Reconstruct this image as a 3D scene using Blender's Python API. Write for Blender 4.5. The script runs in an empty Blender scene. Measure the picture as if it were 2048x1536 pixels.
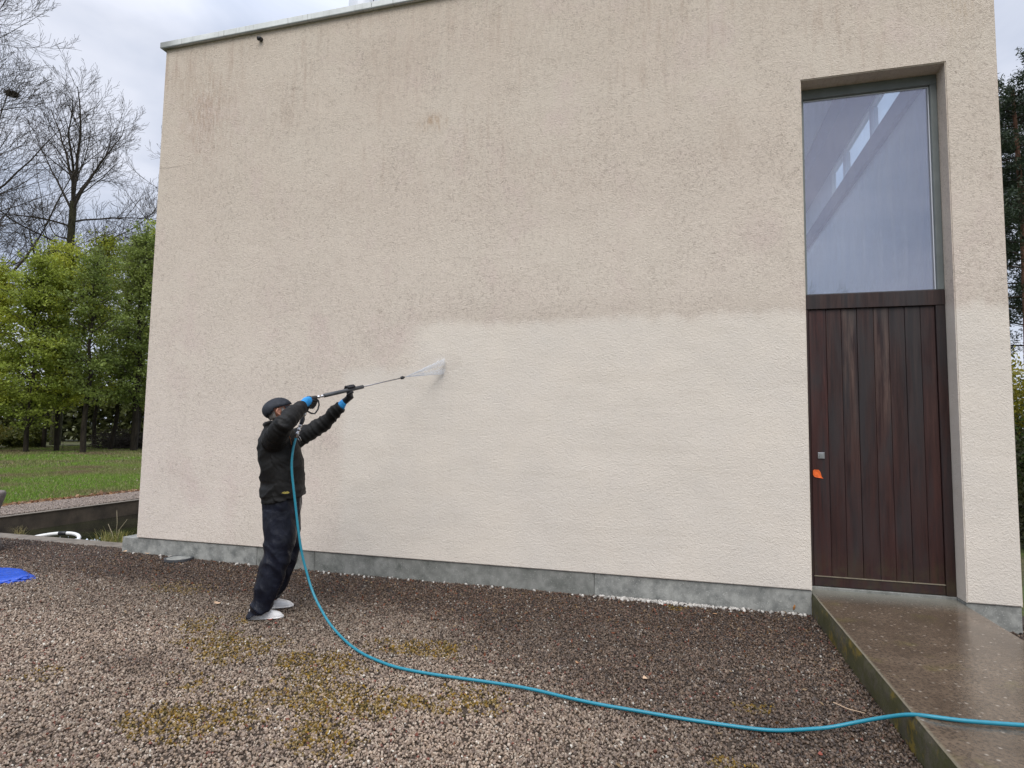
import bpy, bmesh, math, random
import numpy as np
from mathutils import Vector, Matrix, noise as mn

SC = bpy.context.scene
COL = SC.collection
random.seed(7)
RNG = np.random.default_rng(11)
RAD = math.radians

# ------------------------------------------------------------------ camera
CAM_C = Vector((6.23861, -5.81672, 1.5685))
CAM_F = Vector((-0.26602819, 0.96101789, 0.07532338))
CAM_R = Vector((0.9639497, 0.2656543, 0.01512492))
CAM_U = Vector((0.00547466, -0.0766316, 0.99704445))
cd = bpy.data.cameras.new('camera')
cam = bpy.data.objects.new('camera', cd)
COL.objects.link(cam)
cam.matrix_world = Matrix(((CAM_R.x, CAM_U.x, -CAM_F.x, CAM_C.x),
                           (CAM_R.y, CAM_U.y, -CAM_F.y, CAM_C.y),
                           (CAM_R.z, CAM_U.z, -CAM_F.z, CAM_C.z),
                           (0, 0, 0, 1)))
cd.sensor_fit = 'HORIZONTAL'
cd.sensor_width = 36
cd.lens = 36 * 1196.3 / 2048
cd.clip_start = 0.05
cd.clip_end = 2000
SC.camera = cam

# ------------------------------------------------------------------ world: overcast sky
SUN_EL, SUN_AZ = 50.0, 172.0      # compass-like azimuth: sun stands behind the camera, veiled by cloud
W = bpy.data.worlds.new('World')
SC.world = W
W.use_nodes = True
wt = W.node_tree
wt.nodes.clear()


def N(t, typ, **kw):
    n = t.nodes.new(typ)
    for k, v in kw.items():
        setattr(n, k, v)
    return n


wo = N(wt, 'ShaderNodeOutputWorld')
sky = N(wt, 'ShaderNodeTexSky')
sky.sky_type = 'NISHITA'
sky.sun_disc = False
sky.sun_elevation = RAD(SUN_EL)
sky.sun_rotation = RAD(SUN_AZ)
bg1 = N(wt, 'ShaderNodeBackground')
bg1.inputs[1].default_value = 0.10
wt.links.new(sky.outputs[0], bg1.inputs[0])
tc = N(wt, 'ShaderNodeTexCoord')
sep = N(wt, 'ShaderNodeSeparateXYZ')
wt.links.new(tc.outputs['Generated'], sep.inputs[0])
mp = N(wt, 'ShaderNodeMapping')
mp.inputs['Scale'].default_value = (1.0, 1.0, 2.6)
wt.links.new(tc.outputs['Generated'], mp.inputs[0])
cn = N(wt, 'ShaderNodeTexNoise')
cn.inputs['Scale'].default_value = 3.0
cn.inputs['Detail'].default_value = 5
cn.inputs['Roughness'].default_value = 0.5
cn.inputs['Distortion'].default_value = 0.6
wt.links.new(mp.outputs[0], cn.inputs['Vector'])
cr = N(wt, 'ShaderNodeValToRGB')
cr.color_ramp.elements[0].position = 0.33
cr.color_ramp.elements[0].color = (0.50, 0.57, 0.72, 1)
cr.color_ramp.elements[1].position = 0.66
cr.color_ramp.elements[1].color = (0.84, 0.875, 0.985, 1)
wt.links.new(cn.outputs['Fac'], cr.inputs[0])
# overcast sky is brighter towards the zenith
mr = N(wt, 'ShaderNodeMapRange')
mr.inputs['From Min'].default_value = 0.50
mr.inputs['From Max'].default_value = 1.0
mr.inputs['To Min'].default_value = 0.76
mr.inputs['To Max'].default_value = 2.6
wt.links.new(sep.outputs[2], mr.inputs[0])
bg2 = N(wt, 'ShaderNodeBackground')
wt.links.new(cr.outputs[0], bg2.inputs[0])
wt.links.new(mr.outputs[0], bg2.inputs[1])
mx = N(wt, 'ShaderNodeMixShader')
mx.inputs[0].default_value = 0.93
wt.links.new(bg1.outputs[0], mx.inputs[1])
wt.links.new(bg2.outputs[0], mx.inputs[2])
wt.links.new(mx.outputs[0], wo.inputs[0])

sl = bpy.data.lights.new('sun', 'SUN')
sl.energy = 1.5
sl.angle = RAD(38)
sl.color = (1.0, 0.955, 0.885)
sun = bpy.data.objects.new('sun', sl)
COL.objects.link(sun)
_el, _az = RAD(SUN_EL), RAD(SUN_AZ)
sd = Vector((math.sin(_az) * math.cos(_el), math.cos(_az) * math.cos(_el), math.sin(_el)))
sun.rotation_euler = sd.to_track_quat('Z', 'Y').to_euler()

vs = SC.view_settings
vs.view_transform = 'Standard'
vs.look = 'None'
vs.exposure = 0.40
vs.gamma = 1.0
vs.use_curve_mapping = False
SC.render.engine = 'CYCLES'
SC.cycles.max_bounces = 8
SC.cycles.transparent_max_bounces = 24


# ------------------------------------------------------------------ tagging helpers
def tag(o, label=None, cat=None, group=None, kind=None):
    if label: o['label'] = label
    if cat: o['category'] = cat
    if group: o['group'] = group
    if kind: o['kind'] = kind
    return o


def empty(name, loc=(0, 0, 0)):
    o = bpy.data.objects.new(name, None)
    o.location = loc
    o.empty_display_size = 0.2
    COL.objects.link(o)
    return o


def link(name, me, mat=None, parent=None, smooth=False, loc=None):
    o = bpy.data.objects.new(name, me)
    COL.objects.link(o)
    if mat is not None:
        me.materials.clear()
        me.materials.append(mat)
    if smooth:
        me.shade_smooth()
    if loc is not None:
        o.location = loc
    if parent is not None:
        o.parent = parent
        if loc is None:
            q, acc = parent, Vector((0, 0, 0))
            while q is not None:               # mesh written in world coordinates
                acc += q.location
                q = q.parent
            o.location = -acc
    return o


def npmesh(name, V, Fc, col=None):
    """V (n,3) float, Fc (m,k) int -> mesh, fast"""
    V = np.asarray(V, dtype=np.float32)
    Fc = np.asarray(Fc, dtype=np.int32)
    me = bpy.data.meshes.new(name)
    me.vertices.add(len(V))
    me.vertices.foreach_set('co', V.ravel())
    m, k = Fc.shape
    me.loops.add(m * k)
    me.loops.foreach_set('vertex_index', Fc.ravel())
    me.polygons.add(m)
    me.polygons.foreach_set('loop_start', np.arange(0, m * k, k, dtype=np.int32))
    if col is not None:
        a = me.attributes.new('col', 'FLOAT_COLOR', 'POINT')
        c = np.ones((len(V), 4), dtype=np.float32)
        c[:, :3] = col
        a.data.foreach_set('color', c.ravel())
    me.update(calc_edges=True)
    me.validate()
    return me


class MB:
    def __init__(s):
        s.bm = bmesh.new()

    def box(s, x0, x1, y0, y1, z0, z1):
        vs_ = [s.bm.verts.new(p) for p in ((x0, y0, z0), (x1, y0, z0), (x1, y1, z0), (x0, y1, z0),
                                           (x0, y0, z1), (x1, y0, z1), (x1, y1, z1), (x0, y1, z1))]
        for f in ((0, 3, 2, 1), (4, 5, 6, 7), (0, 1, 5, 4), (1, 2, 6, 5), (2, 3, 7, 6), (3, 0, 4, 7)):
            s.bm.faces.new([vs_[i] for i in f])
        return s

    def poly(s, pts):
        s.bm.faces.new([s.bm.verts.new(p) for p in pts])
        return s

    def tube(s, pts, rads, n=10, cap=True):
        """swept round tube along pts; rads scalar, list, or list of (a,b)"""
        P = [Vector(p) for p in pts]
        if not hasattr(rads, '__len__'):
            rads = [rads] * len(P)
        up = None
        prev = None
        for i, p in enumerate(P):
            t = (P[min(i + 1, len(P) - 1)] - P[max(i - 1, 0)]).normalized()
            if up is None:
                a = Vector((0, 0, 1)) if abs(t.z) < 0.9 else Vector((0, 1, 0))
                up = (a - t * a.dot(t)).normalized()
            else:
                up = (up - t * up.dot(t)).normalized()
            sd_ = t.cross(up)
            r = rads[i]
            ra, rb = r if hasattr(r, '__len__') else (r, r)
            ring = [s.bm.verts.new(p + up * (math.cos(2 * math.pi * k / n) * ra) + sd_ * (math.sin(2 * math.pi * k / n) * rb)) for k in range(n)]
            if prev:
                for k in range(n):
                    s.bm.faces.new((prev[k], prev[(k + 1) % n], ring[(k + 1) % n], ring[k]))
            elif cap:
                s.bm.faces.new(ring[::-1])
            prev = ring
        if cap:
            s.bm.faces.new(prev)
        return s

    def loft(s, rings, cap=True):
        prev = None
        for R_ in rings:
            ring = [s.bm.verts.new(p) for p in R_]
            n = len(ring)
            if prev:
                for k in range(n):
                    s.bm.faces.new((prev[k], prev[(k + 1) % n], ring[(k + 1) % n], ring[k]))
            elif cap:
                s.bm.faces.new(ring[::-1])
            prev = ring
        if cap:
            s.bm.faces.new(prev)
        return s

    def ball(s, c, r, seg=16, mat=None):
        r = r if hasattr(r, '__len__') else (r, r, r)
        M = Matrix.Translation(Vector(c)) @ (mat if mat is not None else Matrix.Identity(4)) @ Matrix.Diagonal((r[0], r[1], r[2], 1))
        bmesh.ops.create_uvsphere(s.bm, u_segments=seg, v_segments=seg // 2, radius=1, matrix=M)
        return s

    def bevel(s, w, seg=1):
        bmesh.ops.bevel(s.bm, geom=list(s.bm.edges), offset=w, segments=seg, affect='EDGES', profile=0.5)
        return s

    def mesh(s, name):
        bmesh.ops.recalc_face_normals(s.bm, faces=list(s.bm.faces))
        me = bpy.data.meshes.new(name)
        s.bm.to_mesh(me)
        s.bm.free()
        return me

    def obj(s, name, mat=None, parent=None, smooth=False):
        return link(name, s.mesh(name), mat, parent, smooth)


def remeshed(me, voxel, smooth_it=2, smooth_f=0.5):
    o = bpy.data.objects.new('tmp', me)
    COL.objects.link(o)
    m = o.modifiers.new('r', 'REMESH')
    m.mode = 'VOXEL'
    m.voxel_size = voxel
    if smooth_it:
        s = o.modifiers.new('s', 'SMOOTH')
        s.factor = smooth_f
        s.iterations = smooth_it
    dg = bpy.context.evaluated_depsgraph_get()
    out = bpy.data.meshes.new_from_object(o.evaluated_get(dg))
    bpy.data.objects.remove(o)
    bpy.data.meshes.remove(me)
    return out


def displace(me, fn):
    for v in me.vertices:
        pass
    nrm = [v.normal.copy() for v in me.vertices]
    for v, n_ in zip(me.vertices, nrm):
        v.co += n_ * fn(v.co)
    me.update()


def cnoise(P, scale, seed=0):
    """vectorised smooth value noise on (n,2) points, 0..1"""
    rg = np.random.default_rng(seed)
    T = rg.random((257, 257))
    p = P * scale + 1000.37
    i = np.floor(p).astype(int)
    f = p - i
    f = f * f * (3 - 2 * f)
    x0, y0 = i[:, 0] % 256, i[:, 1] % 256
    a, b, c, d = T[x0, y0], T[x0 + 1, y0], T[x0, y0 + 1], T[x0 + 1, y0 + 1]
    return (a * (1 - f[:, 0]) + b * f[:, 0]) * (1 - f[:, 1]) + (c * (1 - f[:, 0]) + d * f[:, 0]) * f[:, 1]


def fbm(P, scale, seed=0, o=4):
    s, a, t = 0, 1, 0
    for k in range(o):
        s = s + a * cnoise(P, scale * 2 ** k, seed + k)
        t += a
        a *= .5
    return s / t


# ------------------------------------------------------------------ material helpers
class Mat:
    def __init__(s, name, base=(0.5, 0.5, 0.5), rough=0.8, spec=0.5, metal=0.0):
        s.m = bpy.data.materials.new(name)
        s.m.use_nodes = True
        s.t = s.m.node_tree
        s.b = s.t.nodes['Principled BSDF']
        s.out = s.t.nodes['Material Output']
        s.b.inputs['Base Color'].default_value = (*base, 1)
        s.b.inputs['Roughness'].default_value = rough
        s.b.inputs['Specular IOR Level'].default_value = spec
        s.b.inputs['Metallic'].default_value = metal
        s.tc = None

    def co(s, kind='Object'):
        if s.tc is None:
            s.tc = N(s.t, 'ShaderNodeTexCoord')
        return s.tc.outputs[kind]

    def pos(s):
        g = N(s.t, 'ShaderNodeNewGeometry')
        return g.outputs['Position']

    def map(s, vec, scale=(1, 1, 1), loc=(0, 0, 0), rot=(0, 0, 0)):
        m = N(s.t, 'ShaderNodeMapping')
        m.inputs['Scale'].default_value = scale
        m.inputs['Location'].default_value = loc
        m.inputs['Rotation'].default_value = rot
        s.t.links.new(vec, m.inputs[0])
        return m.outputs[0]

    def noise(s, vec, scale=5, detail=4, rough=0.5, dist=0.0, col=False):
        n = N(s.t, 'ShaderNodeTexNoise')
        n.inputs['Scale'].default_value = scale
        n.inputs['Detail'].default_value = detail
        n.inputs['Roughness'].default_value = rough
        n.inputs['Distortion'].default_value = dist
        s.t.links.new(vec, n.inputs['Vector'])
        return n.outputs['Color' if col else 'Fac']

    def ramp(s, fac, *stops):
        r = N(s.t, 'ShaderNodeValToRGB')
        e = r.color_ramp.elements
        while len(e) < len(stops):
            e.new(0.5)
        for i, (p, c) in enumerate(stops):
            e[i].position = p
            if not hasattr(c, '__len__'):
                c = (c, c, c)
            e[i].color = (*c, 1)
        s.t.links.new(fac, r.inputs[0])
        return r.outputs[0]

    def mix(s, fac, a, b, mode='MIX'):
        n = N(s.t, 'ShaderNodeMix', data_type='RGBA', blend_type=mode)
        for sock, v in ((n.inputs['Factor'], fac), (n.inputs['A'], a), (n.inputs['B'], b)):
            pass
        ins = {i.identifier: i for i in n.inputs}
        for key, v in (('Factor_Float', fac), ('A_Color', a), ('B_Color', b)):
            i = ins[key]
            if isinstance(v, bpy.types.NodeSocket):
                s.t.links.new(v, i)
            elif hasattr(v, '__len__'):
                i.default_value = (*v, 1)
            else:
                i.default_value = v
        return {o.identifier: o for o in n.outputs}['Result_Color']

    def math(s, op, a, b=0.0, c=None, clamp=False):
        n = N(s.t, 'ShaderNodeMath', operation=op)
        n.use_clamp = clamp
        for i, v in enumerate((a, b, c)):
            if v is None:
                continue
            if isinstance(v, bpy.types.NodeSocket):
                s.t.links.new(v, n.inputs[i])
            else:
                n.inputs[i].default_value = v
        return n.outputs[0]

    def step(s, v, lo, hi):
        n = N(s.t, 'ShaderNodeMapRange')
        n.interpolation_type = 'SMOOTHSTEP'
        n.inputs['From Min'].default_value = lo
        n.inputs['From Max'].default_value = hi
        s.t.links.new(v, n.inputs[0])
        return n.outputs[0]

    def sep(s, vec):
        n = N(s.t, 'ShaderNodeSeparateXYZ')
        s.t.links.new(vec, n.inputs[0])
        return n.outputs

    def attr(s, name, kind='GEOMETRY'):
        n = N(s.t, 'ShaderNodeAttribute')
        n.attribute_name = name
        n.attribute_type = kind
        return n.outputs['Color']

    def base(s, c):
        s.t.links.new(c, s.b.inputs['Base Color'])
        return s

    def rough(s, c):
        s.t.links.new(c, s.b.inputs['Roughness'])
        return s

    def bump(s, h, strength=0.5, dist=0.01):
        n = N(s.t, 'ShaderNodeBump')
        n.inputs['Strength'].default_value = strength
        n.inputs['Distance'].default_value = dist
        s.t.links.new(h, n.inputs['Height'])
        s.t.links.new(n.outputs[0], s.b.inputs['Normal'])
        return s


def simple(name, base, rough=0.6, spec=0.5, metal=0.0, var=0.15, scale=20, bump=0.0, bscale=60, bdist=0.003):
    m = Mat(name, base, rough, spec, metal)
    c = m.pos()
    n = m.noise(c, scale, 4)
    lo = tuple(x * (1 - var) for x in base)
    hi = tuple(min(1, x * (1 + var)) for x in base)
    m.base(m.ramp(n, (0.3, lo), (0.7, hi)))
    if bump:
        m.bump(m.noise(c, bscale, 3), bump, bdist)
    return m.m


# ------------------------------------------------------------------ materials
def mat_render():
    m = Mat('mineral_render', rough=0.93, spec=0.2)
    P = m.pos()
    x, y, z = m.sep(P)
    # limewash colours
    clean = (0.745, 0.672, 0.575)
    dirty = (0.500, 0.415, 0.322)
    mid = m.noise(P, 1.1, 5, 0.6)
    # washed area: below z 2.67 right of x 3.6, below 2.22 from x 2.7
    wob = m.math('MULTIPLY', m.math('SUBTRACT', m.noise(m.map(P, (2.2, 1, 1.2)), 1.6, 5, 0.62), 0.5), 0.34)
    zz = m.math('ADD', z, wob)
    xx = m.math('ADD', x, m.math('MULTIPLY', wob, 0.55))
    zsoft = m.math('ADD', z, m.math('MULTIPLY', wob, 2.2))
    a = m.math('MULTIPLY', m.math('SUBTRACT', 1.0, m.step(zz, 2.58, 2.74)), m.step(xx, 3.35, 3.75))
    b = m.math('MULTIPLY', m.math('SUBTRACT', 1.0, m.step(zz, 2.10, 2.26)), m.step(xx, 2.64, 2.80))
    w = m.math('MAXIMUM', a, b)
    # grime: heavier upwards
    g = m.step(zsoft, -0.8, 6.2)
    dirt = m.mix(g, (0.740, 0.655, 0.568), (0.625, 0.535, 0.440))
    dirt = m.mix(m.ramp(mid, (0.40, 0.0), (0.66, 0.45)), dirt, (0.675, 0.605, 0.505))
    # pinkish algae patches
    pk = m.ramp(m.noise(m.map(P, (1, 1, 0.75), (3.1, 0, 1.7)), 1.5, 5, 0.65), (0.54, 0.0), (0.70, 0.55))
    dirt = m.mix(pk, dirt, (0.640, 0.520, 0.465))
    # rusty algae runs near the top
    st = m.noise(m.map(P, (9, 1, 0.9)), 1.6, 5, 0.7)
    lo_ = m.noise(m.map(P, (0.8, 1, 0.6), (0, 0, 4.0)), 1.1, 3)
    top = m.step(z, 2.9, 5.6)
    runs = m.math('MULTIPLY', m.math('MULTIPLY', m.ramp(st, (0.50, 0.0), (0.72, 1.0)), m.ramp(lo_, (0.42, 0.0), (0.62, 1.0))), top)
    dirt = m.mix(m.math('MULTIPLY', runs, 0.62), dirt, (0.40, 0.285, 0.215))

    # particular stains
    stn = m.noise(m.map(P, (7, 1, 2.5)), 1.6, 5, 0.7)
    stf = m.noise(m.map(P, (16, 1, 3)), 2.2, 5, 0.75)
    def spot(cx, cz, rx, rz, amt, colr, base_):
        dx = m.math('DIVIDE', m.math('SUBTRACT', x, cx), rx)
        dz = m.math('DIVIDE', m.math('SUBTRACT', z, cz), rz)
        r2 = m.math('ADD', m.math('MULTIPLY', dx, dx), m.math('MULTIPLY', dz, dz))
        f = m.math('SUBTRACT', 1.0, m.step(m.math('ADD', m.math('SQRT', r2), m.math('MULTIPLY', stn, 1.6)), 0.5, 1.9))
        f = m.math('MULTIPLY', f, m.ramp(stf, (0.44, 0.0), (0.62, 1.0)))
        return m.mix(m.math('MULTIPLY', f, amt), base_, colr)

    dirt = spot(0.62, 5.45, 0.40, 0.75, 0.80, (0.40, 0.275, 0.18), dirt)
    dirt = spot(0.9, 5.2, 1.1, 1.1, 0.50, (0.47, 0.35, 0.28), dirt)
    dirt = spot(3.4, 5.6, 1.0, .9, 0.45, (0.47, 0.36, 0.30), dirt)
    dirt = spot(5.0, 4.3, 0.8, .6, 0.45, (0.50, 0.38, 0.31), dirt)
    dirt = spot(2.2, 3.2, 1.0, .7, 0.30, (0.50, 0.42, 0.36), dirt)
    dirt = spot(2.40, 1.35, 0.34, .45, 0.55, (0.45, 0.39, 0.33), dirt)
    dirt = spot(3.0, 2.5, 0.5, .35, 0.5, (0.45, 0.38, 0.32), dirt)
    dirt = spot(0.5, 1.0, 0.6, .6, 0.30, (0.50, 0.42, 0.36), dirt)
    dirt = spot(0.30, 5.75, 0.22, 0.35, 0.5, (0.38, 0.28, 0.20), dirt)
    dirt = spot(3.70, 4.90, 0.22, 0.16, 1.0, (0.40, 0.26, 0.15), dirt)
    dirt = spot(4.9, 5.6, 0.9, 0.9, 0.35, (0.42, 0.33, 0.26), dirt)
    dirt = spot(6.72, 4.35, 0.18, 0.35, 0.6, (0.35, 0.25, 0.18), dirt)
    dirt = spot(8.80, 3.85, 0.06, 0.20, 0.8, (0.30, 0.22, 0.17), dirt)
    dirt = spot(8.62, 5.3, 0.25, 0.6, 0.5, (0.40, 0.30, 0.19), dirt)
    # sharp dark drips
    dr = m.noise(m.map(P, (26, 1, 2.6)), 1.5, 3, 0.8)
    sparse = m.ramp(m.noise(m.map(P, (1.3, 1, 2.0), (7, 0, 2)), 1.6, 3), (0.55, 0.0), (0.68, 1.0))
    drf = m.math('MULTIPLY', m.math('MULTIPLY', m.ramp(dr, (0.62, 0.0), (0.70, 1.0)), sparse), m.step(z, 3.2, 5.6))
    dirt = m.mix(m.math('MULTIPLY', drf, 0.35), dirt, (0.26, 0.185, 0.13))
    # fine worm-like grime held in the grooves of the render
    w1 = m.noise(P, 40, 3, 0.66, 1.6)
    w2 = m.noise(P, 85, 2, 0.6, 1.0)
    gr = m.math('MULTIPLY', m.ramp(w1, (0.30, 1.0), (0.50, 0.0)), m.ramp(m.noise(P, 2.3, 4, 0.6), (0.35, 0.3), (0.65, 0.85)))
    dirt = m.mix(m.math('MULTIPLY', gr, 0.70), dirt, (0.30, 0.245, 0.20))
    # scratchy craquelure lines where algae sits in trowel marks
    def lines(sc, width, seed):
        q = m.noise(m.map(P, (1, 1, 1), (seed, 0, seed * 2)), sc, 4, 0.6, 1.4)
        f = m.math('SUBTRACT', 1.0, m.step(m.math('ABSOLUTE', m.math('SUBTRACT', q, 0.5)), width * .4, width))
        brk = m.ramp(m.noise(m.map(P, (1, 1, 1), (0, 0, seed + 9)), sc * 1.6, 3), (0.48, 0.0), (0.56, 1.0))
        return m.math('MULTIPLY', f, brk)
    patchy = m.ramp(m.noise(P, 1.3, 5, 0.65), (0.38, 0.25), (0.62, 1.0))
    upw = m.math('ADD', 0.30, m.math('MULTIPLY', m.step(zsoft, 0.2, 3.6), 0.70))
    ln = m.math('MAXIMUM', lines(9, 0.016, 1.0), lines(15, 0.022, 4.0))
    dirt = m.mix(m.math('MULTIPLY', m.math('MULTIPLY', ln, patchy), m.math('MULTIPLY', upw, 0.62)), dirt, (0.27, 0.215, 0.175))
    blot = m.math('MULTIPLY', m.ramp(m.noise(m.map(P, (1, 1, .8), (0, 0, 13)), 20, 5, 0.78, 0.6), (0.52, 0.0), (0.66, 1.0)), m.math('MULTIPLY', patchy, upw))
    dirt = m.mix(m.math('MULTIPLY', blot, 0.27), dirt, (0.36, 0.295, 0.24))
    cl = m.mix(m.ramp(m.noise(P, 1.7, 5, 0.6), (0.35, 0.0), (0.7, 1.0)), clean, (0.700, 0.640, 0.560))
    cl = m.mix(m.math('MULTIPLY', m.ramp(w1, (0.28, 1.0), (0.42, 0.0)), 0.20), cl, (0.36, 0.31, 0.26))
    cl = m.mix(m.ramp(w2, (0.56, 0.0), (0.72, 0.35)), cl, (0.77, 0.71, 0.62))
    colr = m.mix(m.math('MULTIPLY', w, 0.90), dirt, cl)
    # faint tide line along the upper edge of the washed area
    tide = m.math('MULTIPLY', m.math('SUBTRACT', m.step(zz, 2.66, 2.71), m.step(zz, 2.72, 2.95)), m.step(xx, 3.6, 3.9))
    colr = m.mix(m.math('MULTIPLY', tide, 0.12), colr, (0.38, 0.31, 0.24))
    # overlapping lance strokes and the wet run-off under the jet
    stroke = m.noise(m.map(P, (0.55, 1, 5.5), (2, 0, 0)), 1.6, 4, 0.6, 0.8)
    colr = m.mix(m.math('MULTIPLY', m.math('MULTIPLY', m.ramp(stroke, (0.50, 0.0), (0.66, 1.0)), w), 0.22), colr, (0.60, 0.535, 0.45))
    ro_ = m.math('MULTIPLY', m.step(x, 3.2, 3.6), m.math('SUBTRACT', 1.0, m.step(x, 3.95, 4.35)))
    ro_ = m.math('MULTIPLY', ro_, m.math('SUBTRACT', 1.0, m.step(z, 1.9, 2.25)))
    ro_ = m.math('MULTIPLY', ro_, m.ramp(m.noise(m.map(P, (9, 1, .6)), 2.0, 4, .7), (0.42, 0.1), (0.6, 1.0)))
    colr = m.mix(m.math('MULTIPLY', ro_, 0.07), colr, (0.48, 0.42, 0.35))
    # wet half disc where the jet strikes
    dx = m.math('DIVIDE', m.math('SUBTRACT', x, 3.86), 0.26)
    dz = m.math('DIVIDE', m.math('SUBTRACT', z, 2.26), 0.11)
    rr = m.math('SQRT', m.math('ADD', m.math('MULTIPLY', dx, dx), m.math('MULTIPLY', dz, dz)))
    rr = m.math('ADD', rr, m.math('MULTIPLY', wob, 1.5))
    wet = m.math('SUBTRACT', 1.0, m.step(rr, 0.75, 1.05))
    colr = m.mix(m.math('MULTIPLY', wet, 0.16), colr, (0.40, 0.34, 0.28))
    # hairline crack near the left corner
    cz = m.math('ADD', z, m.math('MULTIPLY', m.noise(P, 6, 2), 0.05))
    ck = m.math('SUBTRACT', 1.0, m.step(m.math('ABSOLUTE', m.math('SUBTRACT', cz, 4.775)), 0.002, 0.008))
    ck = m.math('MULTIPLY', ck, m.math('SUBTRACT', 1.0, m.step(x, 0.28, 0.4)))
    colr = m.mix(m.math('MULTIPLY', ck, 0.5), colr, (0.15, 0.12, 0.1))
    m.base(colr)
    h = m.math('ADD', m.math('MULTIPLY', w1, 1.0), m.math('MULTIPLY', w2, 0.6))
    h = m.math('ADD', h, m.math('MULTIPLY', m.noise(P, 1.2, 2), 4.0))
    m.bump(h, 0.85, 0.009)
    return m.m


def mat_concrete(name, base, dark, wet=0.0, moss=0.0, rough=0.75, scale=3.0):
    m = Mat(name, base, rough, 0.5)
    P = m.pos()
    n = m.noise(P, scale, 6, 0.62)
    c = m.ramp(n, (0.32, dark), (0.62, base))
    st = m.noise(m.map(P, (8, 8, 1.2)), 2.0, 4, 0.6)
    c = m.mix(m.ramp(st, (0.45, 0.0), (0.75, 0.6)), c, tuple(x * .62 for x in base))
    sp = m.noise(P, 90, 2, 0.5)
    c = m.mix(m.ramp(sp, (0.62, 0.0), (0.72, 0.5)), c, tuple(min(1, x * 1.7) for x in base))
    if moss:
        z = m.sep(P)[2]
        mf = m.math('MULTIPLY', m.ramp(m.noise(P, 5, 6, 0.75), (0.42, 0.0), (0.54, 1.0)), moss)
        c = m.mix(mf, c, (0.055, 0.055, 0.012))
        mg = m.math('MULTIPLY', m.ramp(m.noise(m.map(P, (1, 1, 1), (5, 3, 0)), 4.5, 5, 0.7), (0.54, 0.0), (0.62, 1.0)), moss)
        c = m.mix(mg, c, (0.20, 0.14, 0.015))
    m.base(c)
    m.bump(m.noise(P, 45, 5, 0.7), 0.5, 0.006)
    return m.m


def mat_ramp():
    m = Mat('wet_aggregate_concrete', rough=0.3, spec=0.5)
    P = m.pos()
    x, y, z = m.sep(P)
    n = m.noise(P, 2.2, 6, 0.65)
    c = m.ramp(n, (0.30, (0.075, 0.052, 0.034)), (0.70, (0.165, 0.120, 0.082)))
    ag = m.noise(P, 55, 3, 0.7)
    c = m.mix(m.ramp(ag, (0.40, 0.75), (0.55, 0.0)), c, (0.048, 0.036, 0.026))
    vor = N(m.t, 'ShaderNodeTexVoronoi')
    vor.inputs['Scale'].default_value = 34
    m.t.links.new(P, vor.inputs['Vector'])
    pick = m.sep(vor.outputs['Color'])[0]
    peb = m.math('MULTIPLY', m.math('SUBTRACT', 1.0, m.step(vor.outputs['Distance'], 0.1, 0.42)), m.step(pick, 0.86, 0.93))
    c = m.mix(m.math('MULTIPLY', peb, 0.75), c, (0.36, 0.31, 0.25))
    gm = m.ramp(m.noise(P, 3.1, 5, 0.7), (0.56, 0.0), (0.72, 0.55))
    c = m.mix(gm, c, (0.135, 0.115, 0.035))
    edge = m.math('SUBTRACT', 1.0, m.step(x, 7.362, 7.385))
    c = m.mix(m.math('MULTIPLY', edge, 0.55), c, (0.24, 0.22, 0.15))
    grey = m.step(y, -0.30, 0.15)
    c = m.mix(m.math('MULTIPLY', grey, 0.75), c, (0.22, 0.22, 0.185))
    m.base(c)
    rw = m.ramp(m.noise(P, 1.6, 5, 0.6), (0.35, 0.08), (0.68, 0.26))
    m.rough(rw)
    h = m.math('ADD', m.noise(P, 42, 4, 0.7), m.math('MULTIPLY', peb, 0.25))
    m.bump(h, 0.40, 0.003)
    return m.m


def mat_wood(name, tint, grey, seed):
    """weathered dark red hardwood; tint = how red, grey = how silvered"""
    m = Mat(name, rough=0.42, spec=0.35)
    P = m.pos()
    z = m.sep(P)[2]
    V = m.map(P, (26, 26, 1.3), (seed * 3.7, seed * 1.3, seed * 2.1))
    g1 = m.noise(V, 1.0, 6, 0.7, 0.4)
    g2 = m.noise(m.map(P, (5, 5, 0.9), (seed * 1.7, 0, seed)), 1.2, 5, 0.6, 0.5)
    c = m.ramp(g1, (0.30, (0.013 + .005 * tint, 0.009, 0.009)), (0.55, (0.027 + .020 * tint, 0.015, 0.013)), (0.75, (0.050 + .040 * tint, 0.026, 0.021)))
    c = m.mix(m.ramp(g2, (0.42, 0.0), (0.62, 0.75)), c, (0.026, 0.024, 0.025))
    sil = m.math('MULTIPLY', m.ramp(g1, (0.42, 0.0), (0.66, 1.0)), m.math('MULTIPLY', m.ramp(g2, (0.35, 1.0), (0.7, 0.35)), m.step(z, 0.3, 2.4)))
    c = m.mix(m.math('MULTIPLY', sil, grey), c, (0.19, 0.145, 0.115))
    gb = m.math('MULTIPLY', m.math('SUBTRACT', 1.0, m.step(z, 0.28, 0.62)), m.ramp(m.noise(P, 7, 5, 0.7), (0.42, 0.0), (0.65, 0.55)))
    c = m.mix(gb, c, (0.06, 0.055, 0.022))
    low = m.math('MULTIPLY', m.math('SUBTRACT', 1.0, m.step(m.math('ADD', z, g2), 1.6, 2.6)), m.ramp(g1, (0.35, 0.1), (0.7, 0.6)))
    c = m.mix(low, c, (0.046, 0.019, 0.016))
    m.base(c)
    m.rough(m.ramp(g2, (0.3, 0.32), (0.7, 0.55)))
    m.bump(g1, 0.3, 0.0025)
    return m.m


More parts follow.
